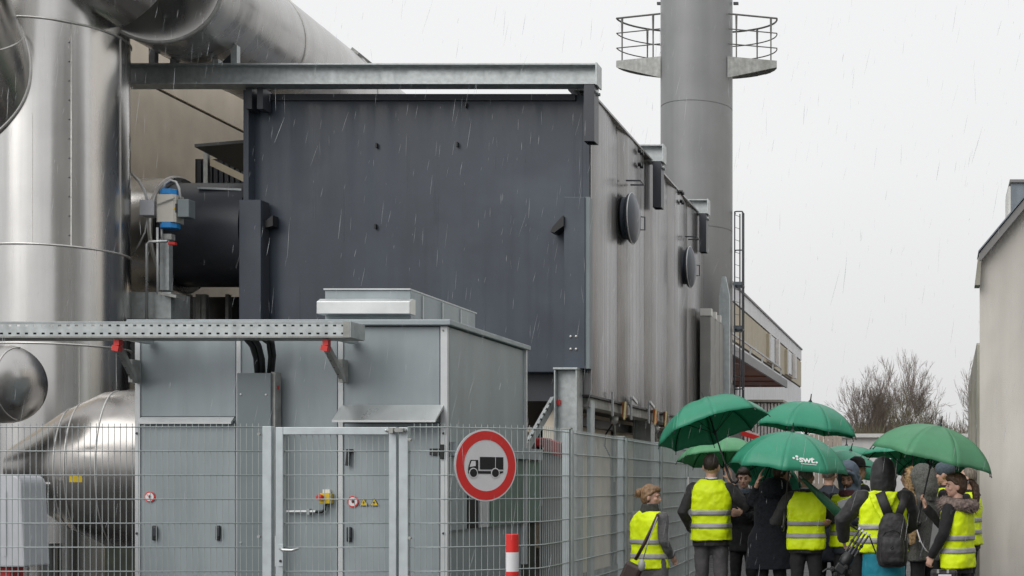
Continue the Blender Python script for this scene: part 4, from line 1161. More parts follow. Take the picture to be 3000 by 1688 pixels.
def swt_logo(t, Rr, dep):
    k = 0
    cu = bpy.data.curves.new('logo', 'FONT'); cu.body = 'swt'; cu.size = .13; cu.offset = .0035; cu.space_character = .92
    o = bpy.data.objects.new('logo_tmp', cu); COL.objects.link(o)
    me = bpy.data.meshes.new_from_object(o.evaluated_get(bpy.context.evaluated_depsgraph_get()))
    bpy.data.objects.remove(o)
    bm = bmesh.new(); bm.from_mesh(me)
    bmesh.ops.triangulate(bm, faces=bm.faces)
    bmesh.ops.subdivide_edges(bm, edges=bm.edges, cuts=2)
    vs = [v.co.copy() for v in bm.verts]; fs = [[v.index for v in f.verts] for f in bm.faces]; bm.free()
    sc0, tc0 = .845, .56
    def mp(x, y):
        s = sc0 - y/(Rr*1.25); r = Rr*math.sin(s*TM)/math.sin(TM)
        return canopy_pt(s, tc0 + x/(r*PI/4), Rr, dep, .006)
    w = max(v.x for v in vs)
    off = -w/2
    MB().add([mp(v.x+off, v.y) for v in vs], fs).build('logo_lettering', M['print'], t, local=True)
    def dot(x, y, r):
        n = 14
        MB().add([mp(x, y)] + [mp(x+r*math.cos(2*PI*i/n), y+r*math.sin(2*PI*i/n)) for i in range(n)], [(0, i+1, (i+1) % n + 1) for i in range(n)]).build('logo_dot', M['print'], t, local=True)
    dot(off-.022, .072, .017); dot(off-.060, .045, .014); dot(off-.020, .022+.012, .014); dot(w+off+.020, .010, .014)
    m = MB()
    for i in range(16):
        x = off + .02 + i*(w/16); ww = w/16*.7
        m.add([mp(x, -.030), mp(x+ww, -.030), mp(x+ww, -.018), mp(x, -.018)], [(0,1,2,3)])
    m.build('logo_line', M['print'], t, local=True)
# (distance, apex pixel, axis in world)
umbrella('big green umbrella tilted back, held up by the tall man in the yellow vest', P(2063, 1172, 15.45), (-.33, .17, .93), .645, .37, R(10), 'um', .80, 1)
umbrella('green umbrella level at the back, its canopy against the sky left of the bare trees', P(2374, 1178, 16.6), (.13, .03, .99), .64, .36, R(30), 'um', .84, 2)
umbrella('pale green umbrella half hidden behind the tilted umbrella', P(2118, 1285, 18.2), (-.05, .17, .97), .62, .30, R(5), 'uml', .84, 3)
umbrella('green umbrella printed with white swt lettering, front and centre', P(2322, 1266, 14.7), (.10, -.03, .99), .64, .40, R(-90), 'um', .84, 4, swt_logo)
umbrella('dull green umbrella nearest the beige gable, tilted to the right', P(2754, 1248, 13.4), (.23, -.02, .97), .645, .345, R(-68), 'umd', .78, 5)
umbrella('teal green umbrella mostly hidden under the dull green one', P(2672, 1292, 16.4), (-.02, .06, .99), .62, .17, R(15), 'um', .84, 6)
umbrella('small distant green umbrella with short black spike behind the hat', P(2480, 1306, 21.0), (0, .02, 1), .55, .17, R(12), 'um', .84, 7)
umbrella('green umbrella between the lettered one and the black hood', P(2492, 1321, 17.6), (.25, .0, .97), .62, .32, R(20), 'um', .84, 8)
umbrella('dark underside of a green umbrella above the dark-haired head', P(2722, 1326, 17.6), (.10, .30, .95), .56, .22, R(0), 'um', .84, 9)
umbrella('green umbrella seen from inside below the lettered one', P(2262, 1352, 17.0), (.30, .45, .85), .50, .24, R(8), 'um', .70, 10)
cu_ = thing('closed_umbrella', 'rolled dark green umbrella held slanting over the shoulder of the short-haired man', 'umbrella', P(2400, 1450, 14.7))
a, b = P(2350, 1402, 14.65), P(2468, 1515, 14.75)
MB().tube([a, a.lerp(b, .06), a.lerp(b, .35), a.lerp(b, .7), a.lerp(b, .95), b], [.014, .022, .036, .05, .055, .03], 12).build('rolled_canopy', mk('rolled_green_cloth', (.02, .11, .055), .5, 0, .2, 14, bump=.2, bs=30), cu_, smooth=True)
MB().tube([a + (a-b)*.06, a], .009, 8).build('ferrule', M['zinc'], cu_)
MB().tube([b, b + (b-a)*.25, b + (b-a)*.3 + Vector((.03, 0, -.01)), b + (b-a)*.26 + Vector((.06, 0, 0))], .011, 8).build('handle', M['shaft'], cu_, smooth=True)
# ------------------------------------------------------------------ people
M['skin'] = mk('skin', (.58, .35, .265), .5, 0, .08, 22, bump=.05, bs=90)
M['skin2'] = mk('skin_tanned', (.48, .27, .19), .5, 0, .1, 22, bump=.05, bs=90)
M['vest'] = mk('hi_vis_yellow', (.80, 1.0, .0), .6, 0, .04, 6, bump=.15, bs=8, trans=.06)
M['band'] = mk('reflective_band', (.36, .355, .36), .5, .1, .06, 20)
M['blackcloth'] = mk('black_cloth', (.010, .010, .012), .85, 0, .3, 30, bump=.15, bs=25, sheen=.06)
M['charcoal'] = mk('charcoal_jacket', (.021, .020, .021), .75, 0, .25, 30, bump=.15, bs=18, sheen=.08)
M['softshell'] = mk('dark_grey_hooded_jacket', (.020, .019, .021), .65, 0, .25, 26, bump=.15, bs=14, sheen=.08)
M['navy'] = mk('navy_coat', (.005, .007, .012), .95, 0, .35, 40, bump=.4, bs=60, sheen=.05)
M['navyjk'] = mk('navy_jacket', (.022, .028, .042), .7, 0, .2, 20, bump=.15, bs=18)
M['bluehood'] = mk('slate_blue_hood', (.085, .115, .155), .7, 0, .15, 18, bump=.15, bs=14)
M['greycoat'] = mk('grey_wool_coat', (.115, .112, .115), .95, 0, .25, 45, bump=.3, bs=70)
M['herring'] = mk('grey_herringbone_coat', (.105, .105, .098), .95, 0, .4, 60, bump=.3, bs=70)
M['trgrey'] = mk('grey_trousers', (.105, .10, .105), .85, 0, .15, 22, bump=.15, bs=16)
M['trdark'] = mk('dark_trousers', (.018, .018, .02), .85, 0, .25, 22, bump=.15, bs=16)
M['trolive'] = mk('olive_trousers', (.115, .09, .05), .85, 0, .2, 22, bump=.15, bs=16)
M['teal'] = mk('teal_jersey', (.010, .235, .33), .7, 0, .08, 12, bump=.1, bs=14)
M['hairdark'] = mk('dark_brown_hair', (.030, .020, .015), .55, 0, .35, 9, .3, (60, 60, 6), .3, 60)
M['hairbrown'] = mk('brown_hair', (.075, .042, .024), .5, 0, .3, 9, .4, (60, 60, 6), .3, 60)
M['hairblond'] = mk('dark_blond_hair', (.215, .125, .06), .5, 0, .3, 9, .45, (60, 60, 6), .3, 60)
M['hairgrey'] = mk('grey_brown_hair', (.15, .125, .10), .6, 0, .3, 9, .4, (60, 60, 6), .3, 60)
M['furtan'] = mk('tan_fur', (.36, .24, .12), .9, 0, .35, 30, bump=.4, bs=80)
M['furbrown'] = mk('brown_fur', (.20, .15, .135), .9, 0, .45, 30, bump=.4, bs=80)
M['hat'] = mk('black_felt_hat', (.012, .011, .011), .95, 0, .3, 30, bump=.3, bs=60)
M['beanie'] = mk('blue_grey_beanie', (.075, .10, .125), .9, 0, .2, 40, bump=.4, bs=80)
M['eye'] = mk('dark_eye', (.02, .015, .012), .2)
M['lips'] = mk('lips', (.33, .12, .10), .5)
M['shoe'] = mk('black_shoes', (.015, .014, .014), .4, 0, .2, 12)
M['scarf'] = mk('dark_red_scarf', (.075, .022, .026), .9, 0, .3, 30, bump=.3, bs=50)
M['bagbrown'] = mk('brown_leather', (.055, .035, .03), .5, 0, .25, 14, bump=.15, bs=30)
M['pack'] = mk('black_nylon', (.018, .016, .018), .6, 0, .3, 18, bump=.25, bs=22, sheen=.1)
M['chrome'] = mk('tripod_metal', (.13, .13, .13), .25, .9, .1, 9)
M['paper'] = mk('white_paper', (.66, .65, .70), .7, 0, .03, 6)

TEX1 = bpy.data.textures.new('folds_large', 'CLOUDS'); TEX1.noise_scale = .16; TEX1.noise_depth = 2
TEX2 = bpy.data.textures.new('folds_small', 'CLOUDS'); TEX2.noise_scale = .05; TEX2.noise_depth = 2
TEX3 = bpy.data.textures.new('tufts', 'CLOUDS'); TEX3.noise_scale = .022; TEX3.noise_depth = 3
TEX4 = bpy.data.textures.new('strands', 'CLOUDS'); TEX4.noise_scale = .012; TEX4.noise_depth = 2
def remesh(vox, smooth=2):
    def f(o):
        r = o.modifiers.new('remesh', 'REMESH'); r.mode = 'VOXEL'; r.voxel_size = vox; r.use_smooth_shade = True
        if smooth:
            s = o.modifiers.new('smooth', 'SMOOTH'); s.factor = .5; s.iterations = smooth
    return f
def disp(tex, st, coords='GLOBAL'):
    def f(o):
        d = o.modifiers.new('folds', 'DISPLACE'); d.texture = tex; d.strength = st; d.mid_level = .5; d.texture_coords = coords
    return f
CLOTH = lambda vox=.014, a=.022, b=.010: [remesh(vox), disp(TEX1, a), disp(TEX2, b)]
def V3(*a): return Vector(a)
def taper(mb, pts, rs, n=12, ry=None): return mb.tube(pts, rs, n, True, ry)

def hand(mb, w, d, nrm, side, curl=.5, sc_=1.0, spread=1.0):
    """palm, four jointed fingers of different length and a thumb leaving the side of the palm; nrm: the way the palm faces"""
    d = d.normalized(); n = (nrm - d*nrm.dot(d)).normalized(); s = d.cross(n)*side
    Mx = Matrix((s, d, n)).transposed()
    mb.ell(w + d*.05*sc_, (.041*sc_, .056*sc_, .0165*sc_), Mx, 12, 8)
    mb.tube([w - d*.03*sc_, w + d*.03*sc_], [.027*sc_, .03*sc_], 10, True, [.021*sc_, .018*sc_], up=n)
    for off, ln, rr in ((-.029, .062, .0078), (-.010, .078, .0086), (.010, .085, .0088), (.029, .076, .0084)):
        b = w + (d*.088 + s*off*spread)*sc_
        p = [b - d*.03*sc_, b]; dd = d.copy()
        for k, q in enumerate((.42, .33, .25)):
            a = curl*(.65, 1.0, .75)[k]
            dd = (dd*math.cos(a) + n*math.sin(a)).normalized() if k == 0 else (Matrix.Rotation(-a if True else a, 3, s) @ dd if (Matrix.Rotation(-a, 3, s) @ dd).dot(n) > dd.dot(n) - 1e-6 or True else dd)
            p.append(p[-1] + dd*ln*q*sc_)
        mb.tube(p, [rr*sc_, rr*1.05*sc_, rr*sc_, rr*.9*sc_, rr*.72*sc_], 8)
    b = w + (d*.025 + s*.030)*sc_
    t1 = (d*.55 + s*.65 + n*.45).normalized(); t2 = (d*.75 + s*.1 + n*(.3 + .5*curl)).normalized()
    mb.tube([w + d*.01*sc_, b, b + t1*.036*sc_, b + t1*.036*sc_ + t2*.032*sc_], [.014*sc_, .0135*sc_, .0105*sc_, .0085*sc_], 8)

ARM_DOWN = {1: (V3(.275, -.03, 1.155), V3(.285, .07, .92)), -1: (V3(-.275, -.03, 1.155), V3(-.285, .07, .92))}
def person(label, u, D, h=1.78, face=0.0, jacket='charcoal', trousers='trdark', vest=True, hem=.80, hair=('short', 'hairdark'), skin='skin',
           yaw=0.0, pitch=0.0, roll=0.0, arms=None, fine=False, wide=1.0, hands=None, hood=None, collar=True, lean=(0, 0), bands=(1.165, 1.02), vtop=1.5, vhem=.86, group=None, coat_flare=0.0, legs=True, z0=0.0, face_detail=True, vest_v=False, cuff=None, armr=1.0, vsh=1.0):
    k = h/1.78
    t = thing('person', label, 'person', (XU(u, D), D, z0), R(face), group or 'visitors in the yard')
    t.scale = (k, k, k)
    lx, ly = lean
    def ln(p):                                       # lean of the upper body
        p = Vector(p); f = max(0, (p.z-.9)/.6); return Vector((p.x + lx*f, p.y + ly*f, p.z))
    cuff = cuff or {}
    arms = {**ARM_DOWN, **(arms or {})}
    hands = hands or {}
    W = wide*1.08
    neck = ln((0, .0, 1.50)); hc = ln((0, .025, 1.675))
    Hm = Matrix.Translation(hc) @ Matrix.Rotation(R(yaw), 4, 'Z') @ Matrix.Rotation(R(pitch), 4, 'X') @ Matrix.Rotation(R(roll), 4, 'Y') @ Matrix.Scale(1.1, 4)
    Hr = Hm.to_3x3()
    def H(x, y, z): return Hm @ Vector((x, y, z))
    # --- body: one continuous skin surface
    b = MB()
    b.ell(H(0, -.012, .012), (.074, .094, .102), Hr, 24, 16)
    b.ell(H(0, .022, -.045), (.060, .068, .072), Hr, 20, 12)
    b.ell(H(0, .052, -.088), (.032, .032, .026), Hr, 14, 8)
    for s in (-1, 1):
        b.ell(H(s*.074, -.005, -.018), (.014, .020, .034), Hr @ Matrix.Rotation(s*.4, 3, 'Z'), 12, 8)
        b.ell(H(s*.040, .058, -.030), (.024, .024, .022), Hr, 10, 6)
        b.ell(H(s*.030, .076, .016), (.026, .012, .009), Hr, 10, 6)
    b.tube([H(0, .078, .006), H(0, .090, -.012), H(0, .104, -.034), H(0, .088, -.042)], [.009, .011, .014, .012], 8)
    b.ell(H(0, .078, -.066), (.024, .012, .010), Hr, 10, 6)
    b.tube([neck - V3(0, 0, .06), neck, H(0, -.012, -.075), H(0, -.01, -.03)], [.068, .056, .055, .058], 14)
    b.loft([ln_(r, ln) for r in [(0, 0, .90, .14, .09), (0, 0, 1.05, .12, .085), (0, .0, 1.25, .15, .09), (0, 0, 1.40, .155, .085), (0, 0, 1.47, .12, .07), (0, 0, 1.51, .06, .055)]], 20)
    for s in (-1, 1):
        el, wr = arms[s]; sh = ln((s*.165*W, 0, 1.43))
        b.tube([sh, Vector(el), Vector(wr)], [.042, .036, .027], 10)
        if s in hands:
            dvec, nrm, cl = hands[s]
            hand(b, Vector(wr), Vector(dvec), Vector(nrm), s, cl, 1.02)
        else:
            hand(b, Vector(wr), (Vector(wr)-Vector(el)).normalized(), V3(-s, .2, 0), s, .45, 1.0)
        if legs: b.tube([(s*.085, 0, .93), (s*.095, .01, .5), (s*.1, 0, .08)], [.075, .05, .035], 10)
    b.build('body', M[skin], t, local=True, smooth=True, mods=[remesh(.0062 if fine else .0095, 1)])
    if face_detail:
        for s in (-1, 1):
            MB().ell(H(s*.031, .0815, -.004), (.0095, .005, .0045), Hr, 10, 6).build('eye', M['eye'], t, local=True, smooth=True)
            MB().tube([H(s*.014, .0885, .018), H(s*.030, .0885, .022), H(s*.048, .076, .017)], [.0035, .0045, .003], 6).build('eyebrow', M[hair[1]] if hair else M['hairdark'], t, local=True)
        MB().tube([H(-.022, .083, -.066), H(0, .0905, -.064), H(.022, .083, -.066)], [.003, .0055, .003], 6).build('lips', M['lips'], t, local=True, smooth=True)
    # --- hair
    if hair:
        hm = MB(); hk = hair[0]
        hm.ell(H(0, -.026, .026), (.0775 if hk == 'short' else .0815, .092, .100), Hr, 20, 14)
        if hk == 'short':
            hm.ell(H(0, -.045, -.004), (.066, .058, .056), Hr, 16, 10)
        else:
            hm.ell(H(0, -.035, -.01), (.080, .080, .095), Hr, 16, 10)
            hm.ell(H(0, .026, .072), (.070, .070, .046), Hr, 16, 10)
            hm.tube([H(.06, .05, .06), H(.078, .0, .02), H(.06, -.06, -.03)], [.012, .02, .02], 8)
            hm.tube([H(-.06, .05, .06), H(-.078, .0, .02), H(-.06, -.06, -.03)], [.012, .02, .02], 8)
        ho = hm.build('hair', M[hair[1]], t, local=True, smooth=True, mods=[remesh(.008, 1), disp(TEX4 if hk == 'short' else TEX3, .010, 'LOCAL')])
        if hk == 'bun':
            MB().ell(H(0, -.128, .018), (.05, .042, .05), Hr).build('bun', M[hair[1]], ho, local=True, smooth=True, mods=[disp(TEX3, .016, 'LOCAL')])
            rnd = random.Random(3); q = MB()
            for i in range(26):
                a = rnd.uniform(0, 6.28); p = H(.05*math.cos(a), -.13 + rnd.uniform(-.03, .03), .018 + .05*math.sin(a))
                q.tube([p, p + Hr @ V3(rnd.gauss(0, .02), rnd.gauss(-.02, .02), rnd.gauss(.01, .025))], [.003, .001], 4)
            q.build('loose_strands', M[hair[1]], ho, local=True, kind='stuff')
        if hk == 'tail':
            MB().ring(H(0, -.122, .03), Hr @ V3(0, 1, .3), .02, .007, 16).build('hair_tie', M['paper'], ho, local=True)
            tl = MB()
            tl.tube([H(0, -.10, .03), H(0, -.15, .035), H(-.0, -.19, -.02), H(.0, -.20, -.11), H(.01, -.185, -.21), H(.01, -.17, -.27)], [.022, .03, .042, .044, .032, .01], 10)
            tl.build('ponytail', M[hair[1]], ho, local=True, smooth=True, mods=[remesh(.008, 1), disp(TEX3, .018, 'LOCAL')])
        if hk == 'beard':
            MB().ell(H(0, .045, -.085), (.058, .058, .05), Hr).build('beard', M[hair[1]], ho, local=True, smooth=True, mods=[disp(TEX3, .012, 'LOCAL')])
    # --- jacket
    j = MB()
    rings = [(0, 0, hem, (.185+coat_flare)*W, .135+coat_flare*.7), (0, 0, .95, (.183+coat_flare*.6)*W, .132), (0, .0, 1.08, .172*W, .122), (0, 0, 1.22, .188*W, .128), (0, -.005, 1.36, .198*W, .128), (0, -.005, 1.43, .182*W, .112), (0, 0, 1.485, .115*W, .088), (0, .01, 1.515, .078, .076)]
    if collar: rings.append((0, .012, 1.540, .071, .073))
    j.loft([ln_(r, ln) for r in rings], 28)
    for s in (-1, 1):
        el, wr = Vector(arms[s][0]), Vector(arms[s][1]); sh = ln((s*.172*W, -.005, 1.425))
        fd = (wr-el).normalized()
        j.ell(sh, (.078*armr, .078*armr, .072*armr))
        ce = el.lerp(wr, cuff.get(s, 1.0)) + fd*.01
        j.tube([sh, sh.lerp(el, .5), el, el.lerp(ce, .5), ce], [.078*armr, .070*armr, .060*armr, .054*armr, .046*armr], 14)
    j.build('jacket', M[jacket], t, local=True, smooth=True, mods=CLOTH(.013 if fine else .017, .024, .012))
    # --- trousers and shoes
    if legs:
        q = MB()
        q.loft([(0, 0, 1.0, .16*W, .115), (0, 0, .90, .175*W, .13), (0, 0, .80, .17*W, .125)], 24)
        for s in (-1, 1):
            q.tube([(s*.088, 0, .90), (s*.098, .01, .70), (s*.105, .015, .48), (s*.108, -.005, .25), (s*.11, -.01, .07)], [.092, .088, .072, .066, .062], 16)
        q.build('trousers', M[trousers], t, local=True, smooth=True, mods=CLOTH(.018, .024, .010))
        for s in (-1, 1):
            MB().loft([(s*.11, .045, 0, .045, .13), (s*.11, .045, .03, .046, .132), (s*.11, .02, .07, .043, .10), (s*.11, -.02, .11, .04, .06)], 16).build('shoe', M['shoe'], t, local=True, smooth=True)
    # --- hi-vis vest with two reflective bands
    if vest:
        e_ = .020
        vr = [(vhem, .192*W + e_, .142 + e_), (.95, .186*W + e_, .136 + e_), (1.08, .174*W + e_, .126 + e_), (1.22, .186*W + e_, .132 + e_), (1.33, .196*W + e_*.8, .134 + e_), (1.40, .190*W*vsh + e_*.6, .126 + e_), (1.455, .170*W*vsh, .108 + e_*.7), (vtop, .108*W, .082 + e_*.5)]
        fl2 = [(vr[0][0]-.012, vr[0][1]+.02, vr[0][2]+.02)] + vr[1:] if coat_flare else vr
        v_ = MB(); v_.loft([ln_((0, 0 if z < 1.45 else .0, z, a, c), ln) for z, a, c in vr], 36, 2.6)
        v_.build('hi_vis_vest', M['vest'], t, local=True, smooth=True, mods=CLOTH(.011, .046, .009))
        def at(z):
            for (za, aa, ca), (zb, ab, cb_) in zip(vr, vr[1:]):
                if za <= z <= zb:
                    f = (z-za)/(zb-za); return aa+(ab-aa)*f, ca+(cb_-ca)*f
            return vr[0][1:]
        for zb in bands:
            m = MB(); rr = []
            for z in (zb-.027, zb-.009, zb+.009, zb+.027):
                a, c = at(z); rr.append(ln_((0, 0, z, a+.007, c+.007), ln))
            m.loft(rr, 72, 2.6, cap=False)
            m.build('reflective_band', M['band'], t, local=True, smooth=True, mods=[disp(TEX1, .046), disp(TEX2, .009), lambda o: setattr(o.modifiers.new('s', 'SOLIDIFY'), 'thickness', .003)])
    if hood:
        hmat, hs, open_ = hood
        m = MB()
        if not open_:
            m.ell(H(0, -.015, .02), (.112*hs, .128*hs, .140*hs), Hr, 20, 14)
            m.ell(H(0, -.05, -.09), (.115*hs, .115*hs, .13*hs), Hr, 20, 14)
            m.ell(H(0, -.035, -.03), (.114*hs, .124*hs, .14*hs), Hr, 20, 14)
            m.tube([H(0, -.03, -.1), ln((0, -.02, 1.50)), ln((0, -.01, 1.44))], [.11*hs, .115*hs, .12*hs], 20)
        else:
            m.ell(H(0, -.050, .028), (.108*hs, .112*hs, .128*hs), Hr, 20, 14)
            m.ell(H(0, -.070, -.08), (.112*hs, .095*hs, .12*hs), Hr, 20, 14)
            m.tube([H(.088, .02, -.12), H(.094, .035, -.03), H(.082, .062, .055), H(.04, .092, .10), H(0, .10, .112), H(-.04, .092, .10), H(-.082, .062, .055), H(-.094, .035, -.03), H(-.088, .02, -.12)], .026, 10)
            m.tube([H(0, -.06, -.1), ln((0, -.03, 1.50)), ln((0, -.02, 1.44))], [.11*hs, .115*hs, .12*hs], 20)
        m.build('hood', M[hmat], t, local=True, smooth=True, mods=CLOTH(.012, .030, .012))
    return t, Hm, ln
def ln_(r, ln):
    p = ln((r[0], r[1], r[2])); return (p.x, p.y, r[2], r[3], r[4])
def to_local(t, p):
    """world point -> the person's own coordinates"""
    mw = Matrix.Translation(t.location) @ t.rotation_euler.to_matrix().to_4x4() @ Matrix.Diagonal((*t.scale, 1))
    return mw.inverted() @ Vector(p)
def loc_of(u, D, face, h, p):
    k = h/1.78
    mw = Matrix.Translation((XU(u, D), D, 0)) @ Matrix.Rotation(R(face), 4, 'Z') @ Matrix.Diagonal((k, k, k, 1))
    return mw.inverted() @ Vector(p)
def fur(mb, pts, r, n, ln, seed, w=.004):
    rnd = random.Random(seed)
    for i in range(n):
        k = rnd.uniform(0, len(pts)-1.001); a = int(k); p = Vector(pts[a]).lerp(Vector(pts[a+1]), k-a)
        d = Vector((rnd.gauss(0,1), rnd.gauss(0,1), rnd.gauss(0,1))).normalized()
        q = p + d*r*rnd.uniform(.8, 1.0); e_ = d*ln*rnd.uniform(.5, 1) + Vector((rnd.gauss(0,.01), rnd.gauss(0,.01), -.012))
        s = d.orthogonal().normalized()*w
        mb.add([q - s, q + s, q + e_], [(0, 1, 2)])

# 1 woman with the bun, turned to the right, bag on a strap
u_, D_, h_, f_ = 1903, 13.25, 1.495, -36
t1, _, _ = person('woman with dark blond bun in yellow vest over a grey wool coat', u_, D_, h_, f_, 'greycoat', 'trdark', hem=.62, hair=('bun', 'hairblond'),
    yaw=-55, pitch=-6, fine=True, wide=1.16, coat_flare=.035, arms={1: (V3(.285, -.05, 1.16), V3(.24, .12, .98)), -1: (V3(-.285, .02, 1.16), V3(-.22, .20, 1.0))}, hands={1: (V3(-.2, .6, -.5), V3(-1, 0, 0), .9), -1: (V3(.2, .8, -.2), V3(1, 0, 0), .9)}, bands=(1.15, .985), vhem=.84)
MB().loft([(0, .0, 1.47, .115, .10), (0, .005, 1.53, .10, .098), (0, .01, 1.585, .088, .09)], 20).build('scarf', mk('olive_scarf', (.05, .05, .045), .95, 0, .3, 30), t1, local=True, smooth=True, mods=[remesh(.012), disp(TEX2, .02)])
bag = thing('shoulder_bag', 'dark brown leather shoulder bag hanging behind the woman with the bun', 'bag', P(1868, 1660, 12.95))
MB().mbx(Matrix.Translation(P(1846, 1686, 12.95)) @ Matrix.Rotation(.45, 4, 'Y'), .17, .09, .24).build('bag_body', M['bagbrown'], bag, bevel=.03)
stp_ = [P(1928, 1508, 13.05), P(1908, 1552, 12.97), P(1886, 1596, 12.95), P(1862, 1640, 12.97)]
MB().tube(stp_, .012, 6, True, .02).build('strap', M['bagbrown'], bag, smooth=True)
MB().tube([P(1926, 1515, 13.0), P(1898, 1590, 12.93), P(1884, 1640, 12.93)], .006, 6).build('cord', M['galv_old'], bag, smooth=True)
MB().ell(P(1880, 1656, 12.92), (.035, .03, .06)).build('fob', M['galv_old'], bag, smooth=True)

# 2 tall man holding up the tilted umbrella
u_, D_, h_ = 2083, 15.3, 1.83
grip = loc_of(u_, D_, 0, h_, P(2130, 1378, 15.42))
wr2 = grip + V3(.035, -.03, -.10)
t2, _, _ = person('tall man from behind in yellow vest, dark blazer and grey trousers, arm raised', u_, D_, h_, 0, 'charcoal', 'trgrey', hem=.80, hair=('short', 'hairdark'), fine=True, wide=1.0,
    cuff={1: .72}, arms={1: (V3(.37, .02, 1.22), wr2), -1: (V3(-.30, -.07, 1.17), V3(-.225, .09, .98))}, hands={1: (V3(-.25, .15, 1), V3(-.6, .8, .2), 1.15)}, bands=(1.165, 1.025), vhem=.865, vtop=1.525)
MB().loft([(0, .01, 1.50, .066, .067), (0, .012, 1.552, .064, .066)], 24).build('shirt_collar', M['paper'], t2, local=True, smooth=True)

# 3 woman facing the camera behind the raised arm
t3, _, _ = person('woman with black hair facing the camera between two dark coats, hands together', 2180, 16.4, 1.69, 172, 'blackcloth', 'trdark', vest=False, hem=.75, hair=('long', 'hairdark'), skin='skin', yaw=14, pitch=-8, fine=True,
    arms={1: (V3(.25, .08, 1.17), V3(.10, .27, 1.22)), -1: (V3(-.25, .08, 1.17), V3(-.06, .29, 1.24))}, hands={1: (V3(-1, .3, .1), V3(0, -1, .2), .9), -1: (V3(1, .3, .1), V3(0, -1, .2), .9)})
MB().loft([(0, .01, 1.47, .10, .095), (0, .015, 1.54, .085, .085)], 20).build('scarf', M['bluehood'], t3, local=True, smooth=True, mods=[remesh(.012), disp(TEX2, .016)])

# 4 person in the fluffy navy coat
u_, D_, h_ = 2258, 15.3, 1.74
w4 = loc_of(u_, D_, 0, h_, P(2222, 1410, 15.2))
t4, H4, _ = person('person in a bulky fluffy navy coat seen from behind, one hand raised beside the head', u_, D_, h_, 0, 'navy', 'trdark', vest=False, hem=.58, hair=('short', 'hairbrown'), wide=1.20, coat_flare=.04, lean=(.10, 0), cuff={-1: .8}, yaw=-38, pitch=0, fine=True,
    arms={-1: (V3(-.29, .12, 1.24), w4), 1: (V3(.31, .02, 1.15), V3(.22, .2, 1.02))}, hands={-1: (V3(.3, .1, 1), V3(1, .2, 0), .25)})
MB().ell((.06, -.06, 1.50), (.19, .145, .135)).build('hood_roll', M['navy'], t4, local=True, smooth=True, mods=[remesh(.012), disp(TEX3, .03)])
fm = MB(); fur(fm, [(-.16, -.05, 1.46), (0, -.08, 1.50), (.16, -.05, 1.46), (.2, 0, 1.3), (-.2, 0, 1.3), (0, -.03, 1.1)], .13, 1500, .035, 4); fm.build('fluff', M['navy'], t4, local=True, kind='stuff')

# 5 short-haired man with the rolled umbrella
u_, D_, h_ = 2362, 15.0, 1.70
t5, _, _ = person('short-haired man from behind in yellow vest and dark jacket, rolled umbrella beside his head', u_, D_, h_, 4, 'charcoal', 'trdark', hem=.80, hair=('short', 'hairgrey'), skin='skin2', yaw=-14, pitch=-4, roll=-3, fine=True,
    armr=1.15, arms={-1: (V3(-.36, -.03, 1.15), V3(-.24, .17, 1.19)), 1: (V3(.28, .10, 1.17), V3(.22, .30, 1.28))}, hands={-1: (V3(.4, .4, .7), V3(1, 0, 0), .9), 1: (V3(.1, .7, .4), V3(-1, 0, .3), 1.1)}, bands=(1.14, 1.0), vhem=.845)
MB().loft([(0, .01, 1.50, .066, .067), (0, .012, 1.552, .064, .066)], 24).build('shirt_collar', M['paper'], t5, local=True, smooth=True)

# 6 dark-coated man in the gap
person('man in plain navy coat standing half hidden right of the short-haired man', 2428, 16.3, 1.74, -10, 'navyjk', 'trdark', vest=False, hem=.6, hair=('short', 'hairgrey'), wide=1.1, face_detail=False)

# 7 man in the slate blue hood, cigarette and paper
u_, D_, h_, f_ = 2487, 15.2, 1.70, 160
t7, H7, _ = person('bearded man in slate blue hood with cigarette, looking down at a sheet of paper', u_, D_, h_, f_, 'navyjk', 'trdark', vest=True, hem=.78, hair=('beard', 'hairdark'), skin='skin2', yaw=8, pitch=-26, hood=('bluehood', 1.05, True), fine=True, wide=1.02,
    arms={1: (V3(.29, .05, 1.14), V3(.16, .30, 1.12)), -1: (V3(-.28, .05, 1.15), V3(-.10, .30, 1.16))}, hands={1: (V3(-.5, .6, .3), V3(0, -.3, 1), .8), -1: (V3(.5, .6, .3), V3(0, -.3, 1), .8)}, vtop=1.47)
MB().loft([(0, .03, 1.44, .12, .11), (0, .03, 1.52, .095, .10)], 20).build('scarf', M['scarf'], t7, local=True, smooth=True, mods=[remesh(.012), disp(TEX2, .02)])
mw7 = Matrix.Translation(t7.location) @ t7.rotation_euler.to_matrix().to_4x4() @ Matrix.Diagonal((*t7.scale, 1))
cg = mw7 @ (H7 @ Vector((.01, .092, -.066))); cd = (mw7.to_3x3() @ (H7.to_3x3() @ Vector((.12, 1, -.75)))).normalized()
ci = thing('cigarette', 'lit cigarette between the lips of the hooded man', 'cigarette', cg)
MB().tube([cg, cg + cd*.030], .0055, 8).build('filter', M['orange'], ci); MB().tube([cg + cd*.0302, cg + cd*.085], .0052, 8).build('paper_tube', M['paper'], ci)
pp_ = P(2484, 1490, 14.80)
MB().mbx(Matrix.Translation(pp_) @ Matrix.Rotation(R(-18), 4, 'Y') @ Matrix.Rotation(R(30), 4, 'X'), .17, .004, .24).build('paper_sheet', M['paper'], org=pp_)
setp(bpy.data.objects['paper_sheet'], 'white sheet of paper in front of the hooded smoker', 'paper')

